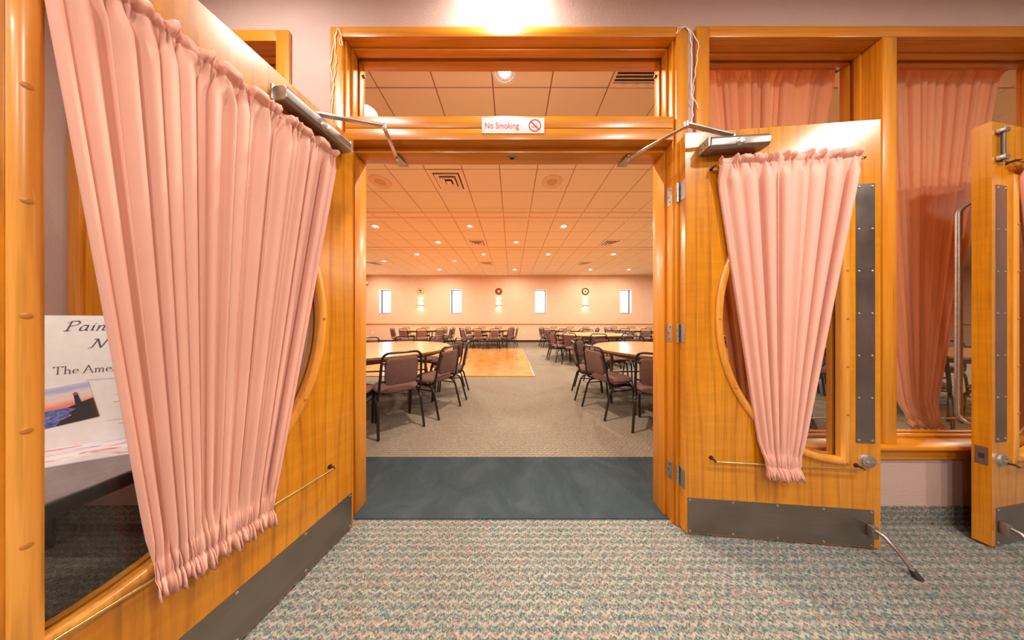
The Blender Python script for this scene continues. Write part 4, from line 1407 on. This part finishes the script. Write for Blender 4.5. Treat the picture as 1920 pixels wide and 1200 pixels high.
# poster board, standing on the paper and leaning back a little
PH = .455
pos = tag(empty('poster_board', (-1.50, .77, TZF + .0035), rzp), 'white poster board with a lighthouse picture on the grey table', 'poster')
pos.rotation_euler = (math.radians(-3), 0, rzp)
MB().box(-.31, .30, 0, .006, 0, PH).build('board', 'white_paint', pos, bevel=.001)
MB().box(-.03, .03, .006, .010, .02, .30).build('back_strut', 'white_trim', pos, smooth=False)
B0 = TZF + .0035
def nib(parent, strokes, x, z, s, mat, wid=.16, ang=40, slant=.28):
    """broad-nib lettering: every stroke is a polyline in letter units, drawn with a slanted pen"""
    m = MB()
    dx, dz = wid / 2 * math.cos(AR(ang)), wid / 2 * math.sin(AR(ang))
    for st in strokes:
        for i in range(len(st) - 1):
            (xa, za), (xb, zb) = st[i], st[i + 1]
            quad = [(xa - dx, za - dz), (xa + dx, za + dz), (xb + dx, zb + dz), (xb - dx, zb - dz)]
            q_ = [(x + (a + slant * b) * s, z + b * s) for a, b in quad]
            area = sum(q_[k_][0] * q_[(k_ + 1) % 4][1] - q_[(k_ + 1) % 4][0] * q_[k_][1] for k_ in range(4))
            if area < 0:
                q_.reverse()
            m.prism(q_, -.0008, -.0002)
            c_ = [(xa - dx, za - dz), (xa + dx * .9 + .02, za + dz * .9 - .02), (xa + dx, za + dz), (xa - dx * .9 - .02, za - dz * .9 + .02)]
            m.prism([(x + (a + slant * b) * s, z + b * s) for a, b in c_], -.0008, -.0002)
    return m.build('lettering', mat, parent, smooth=False)
def off(st, d):
    return [[(a + d, b) for a, b in s_] for s_ in st]
gP = [[(.12, 0), (.12, .95)], [(-.05, .85), (.12, .98), (.45, 1.0), (.62, .82), (.5, .58), (.12, .48)], [(-.02, .02), (.26, .02)]]
ga = [[(.42, .55), (.2, .58), (.06, .35), (.1, .06), (.28, .04), (.42, .25)], [(.44, .56), (.42, .1), (.55, .04)]]
gi = [[(.05, .5), (.14, .56), (.12, .08), (.26, .06)], [(.14, .78), (.15, .80)]]
gn = [[(.05, .5), (.12, .56), (.1, 0)], [(.1, .38), (.3, .58), (.42, .5), (.4, .08), (.54, .06)]]
gN = [[(-.12, .02), (.05, .06), (.18, .95)], [(.18, .95), (.62, .02)], [(.62, .02), (.78, .95), (.95, 1.0)], [(-.02, .98), (.2, .96)]]
gT = [[(.3, 0), (.3, .98)], [(0, .98), (.62, .98)], [(0, .98), (0, .84)], [(.62, .98), (.62, .84)], [(.18, 0), (.42, 0)]]
gh = [[(.1, 0), (.1, 1.0)], [(.1, .45), (.28, .58), (.42, .45), (.42, 0)], [(0, 0), (.2, 0)], [(.33, 0), (.52, 0)], [(0, 1.0), (.1, 1.0)]]
ge = [[(.06, .34), (.44, .34), (.36, .56), (.16, .56), (.05, .3), (.14, .04), (.42, .08)]]
gA = [[(.02, 0), (.34, 1.0)], [(.34, 1.0), (.68, 0)], [(.16, .36), (.52, .36)], [(-.08, 0), (.14, 0)], [(.56, 0), (.8, 0)]]
gm = [[(.08, 0), (.08, .56)], [(.08, .42), (.24, .58), (.36, .46), (.36, 0)], [(.36, .42), (.52, .58), (.64, .46), (.64, 0)], [(0, 0), (.17, 0)], [(.56, 0), (.74, 0)], [(0, .56), (.08, .56)]]
gr = [[(.1, 0), (.1, .56)], [(.1, .38), (.24, .56), (.36, .54)], [(0, 0), (.22, 0)], [(0, .56), (.1, .56)]]
gi2 = [[(.1, 0), (.1, .56)], [(0, 0), (.2, 0)], [(0, .56), (.1, .56)], [(.09, .8), (.11, .82)]]
# positions along the board measured from its middle
w_ = []
xx = 0
for g_, adv in ((gP, .72), (ga, .64), (gi, .34), (gn, .6)):
    w_ += off(g_, xx)
    xx += adv
nib(pos, w_, -.079, 1.103 - B0, .036, 'grey_ink', .11)
nib(pos, gN, -.025, 1.040 - B0, .034, 'grey_ink', .11)
w_ = []
xx = 0
for g_, adv in ((gT, .72), (gh, .58), (ge, .82), (gA, .82), (gm, .82), (ge, .52), (gr, .42), (gi2, .3)):
    w_ += off(g_, xx)
    xx += adv
nib(pos, w_, -.094, .952 - B0, .0275, 'grey_ink', .085, 20, 0.0)
# small print too fine to read: thin grey rules
for (a, b, z) in ((-.03, .06, .925), (.035, .09, .866), (.03, .09, .838), (.02, .09, .772), (.045, .09, .756)):
    MB().box(a, b, -.0006, 0, z - B0, z - B0 + .0022).build('rule', 'pale_ink', pos, smooth=False)
# tilted picture
pic = empty('picture')
pic.parent = pos
pic.location = (-.113, -.0004, .835 - B0)
pic.rotation_euler = (0, -AR(12), 0)
PW, PHH = .105, .066
MB().box(-PW, PW, -.001, 0, -PHH, PHH).build('sky', 'sunset_print', pic, smooth=False)
MB().prism([(-PW, -PHH), (.03, -PHH), (.05, -.035), (.075, -.022), (.06, -.012), (.0, -.008), (-PW, -.012)], -.0016, -.001).build('sea', 'sea_print', pic, smooth=False)
MB().prism([(.02, -PHH), (PW, -PHH), (PW, .006), (.075, -.002), (.05, -.012), (.066, -.020), (.05, -.03), (.055, -.04), (.03, -.05)], -.0022, -.0016).build('headland', 'table_black', pic, smooth=False)
MB().prism([(.068, -.004), (.080, -.001), (.078, .028), (.070, .028)], -.0024, -.0018).build('lighthouse', 'table_black', pic, smooth=False)
MB().prism([(.0675, .030), (.0805, .030), (.074, .038)], -.0024, -.0018).build('lighthouse_roof', 'red_paint', pic, smooth=False)
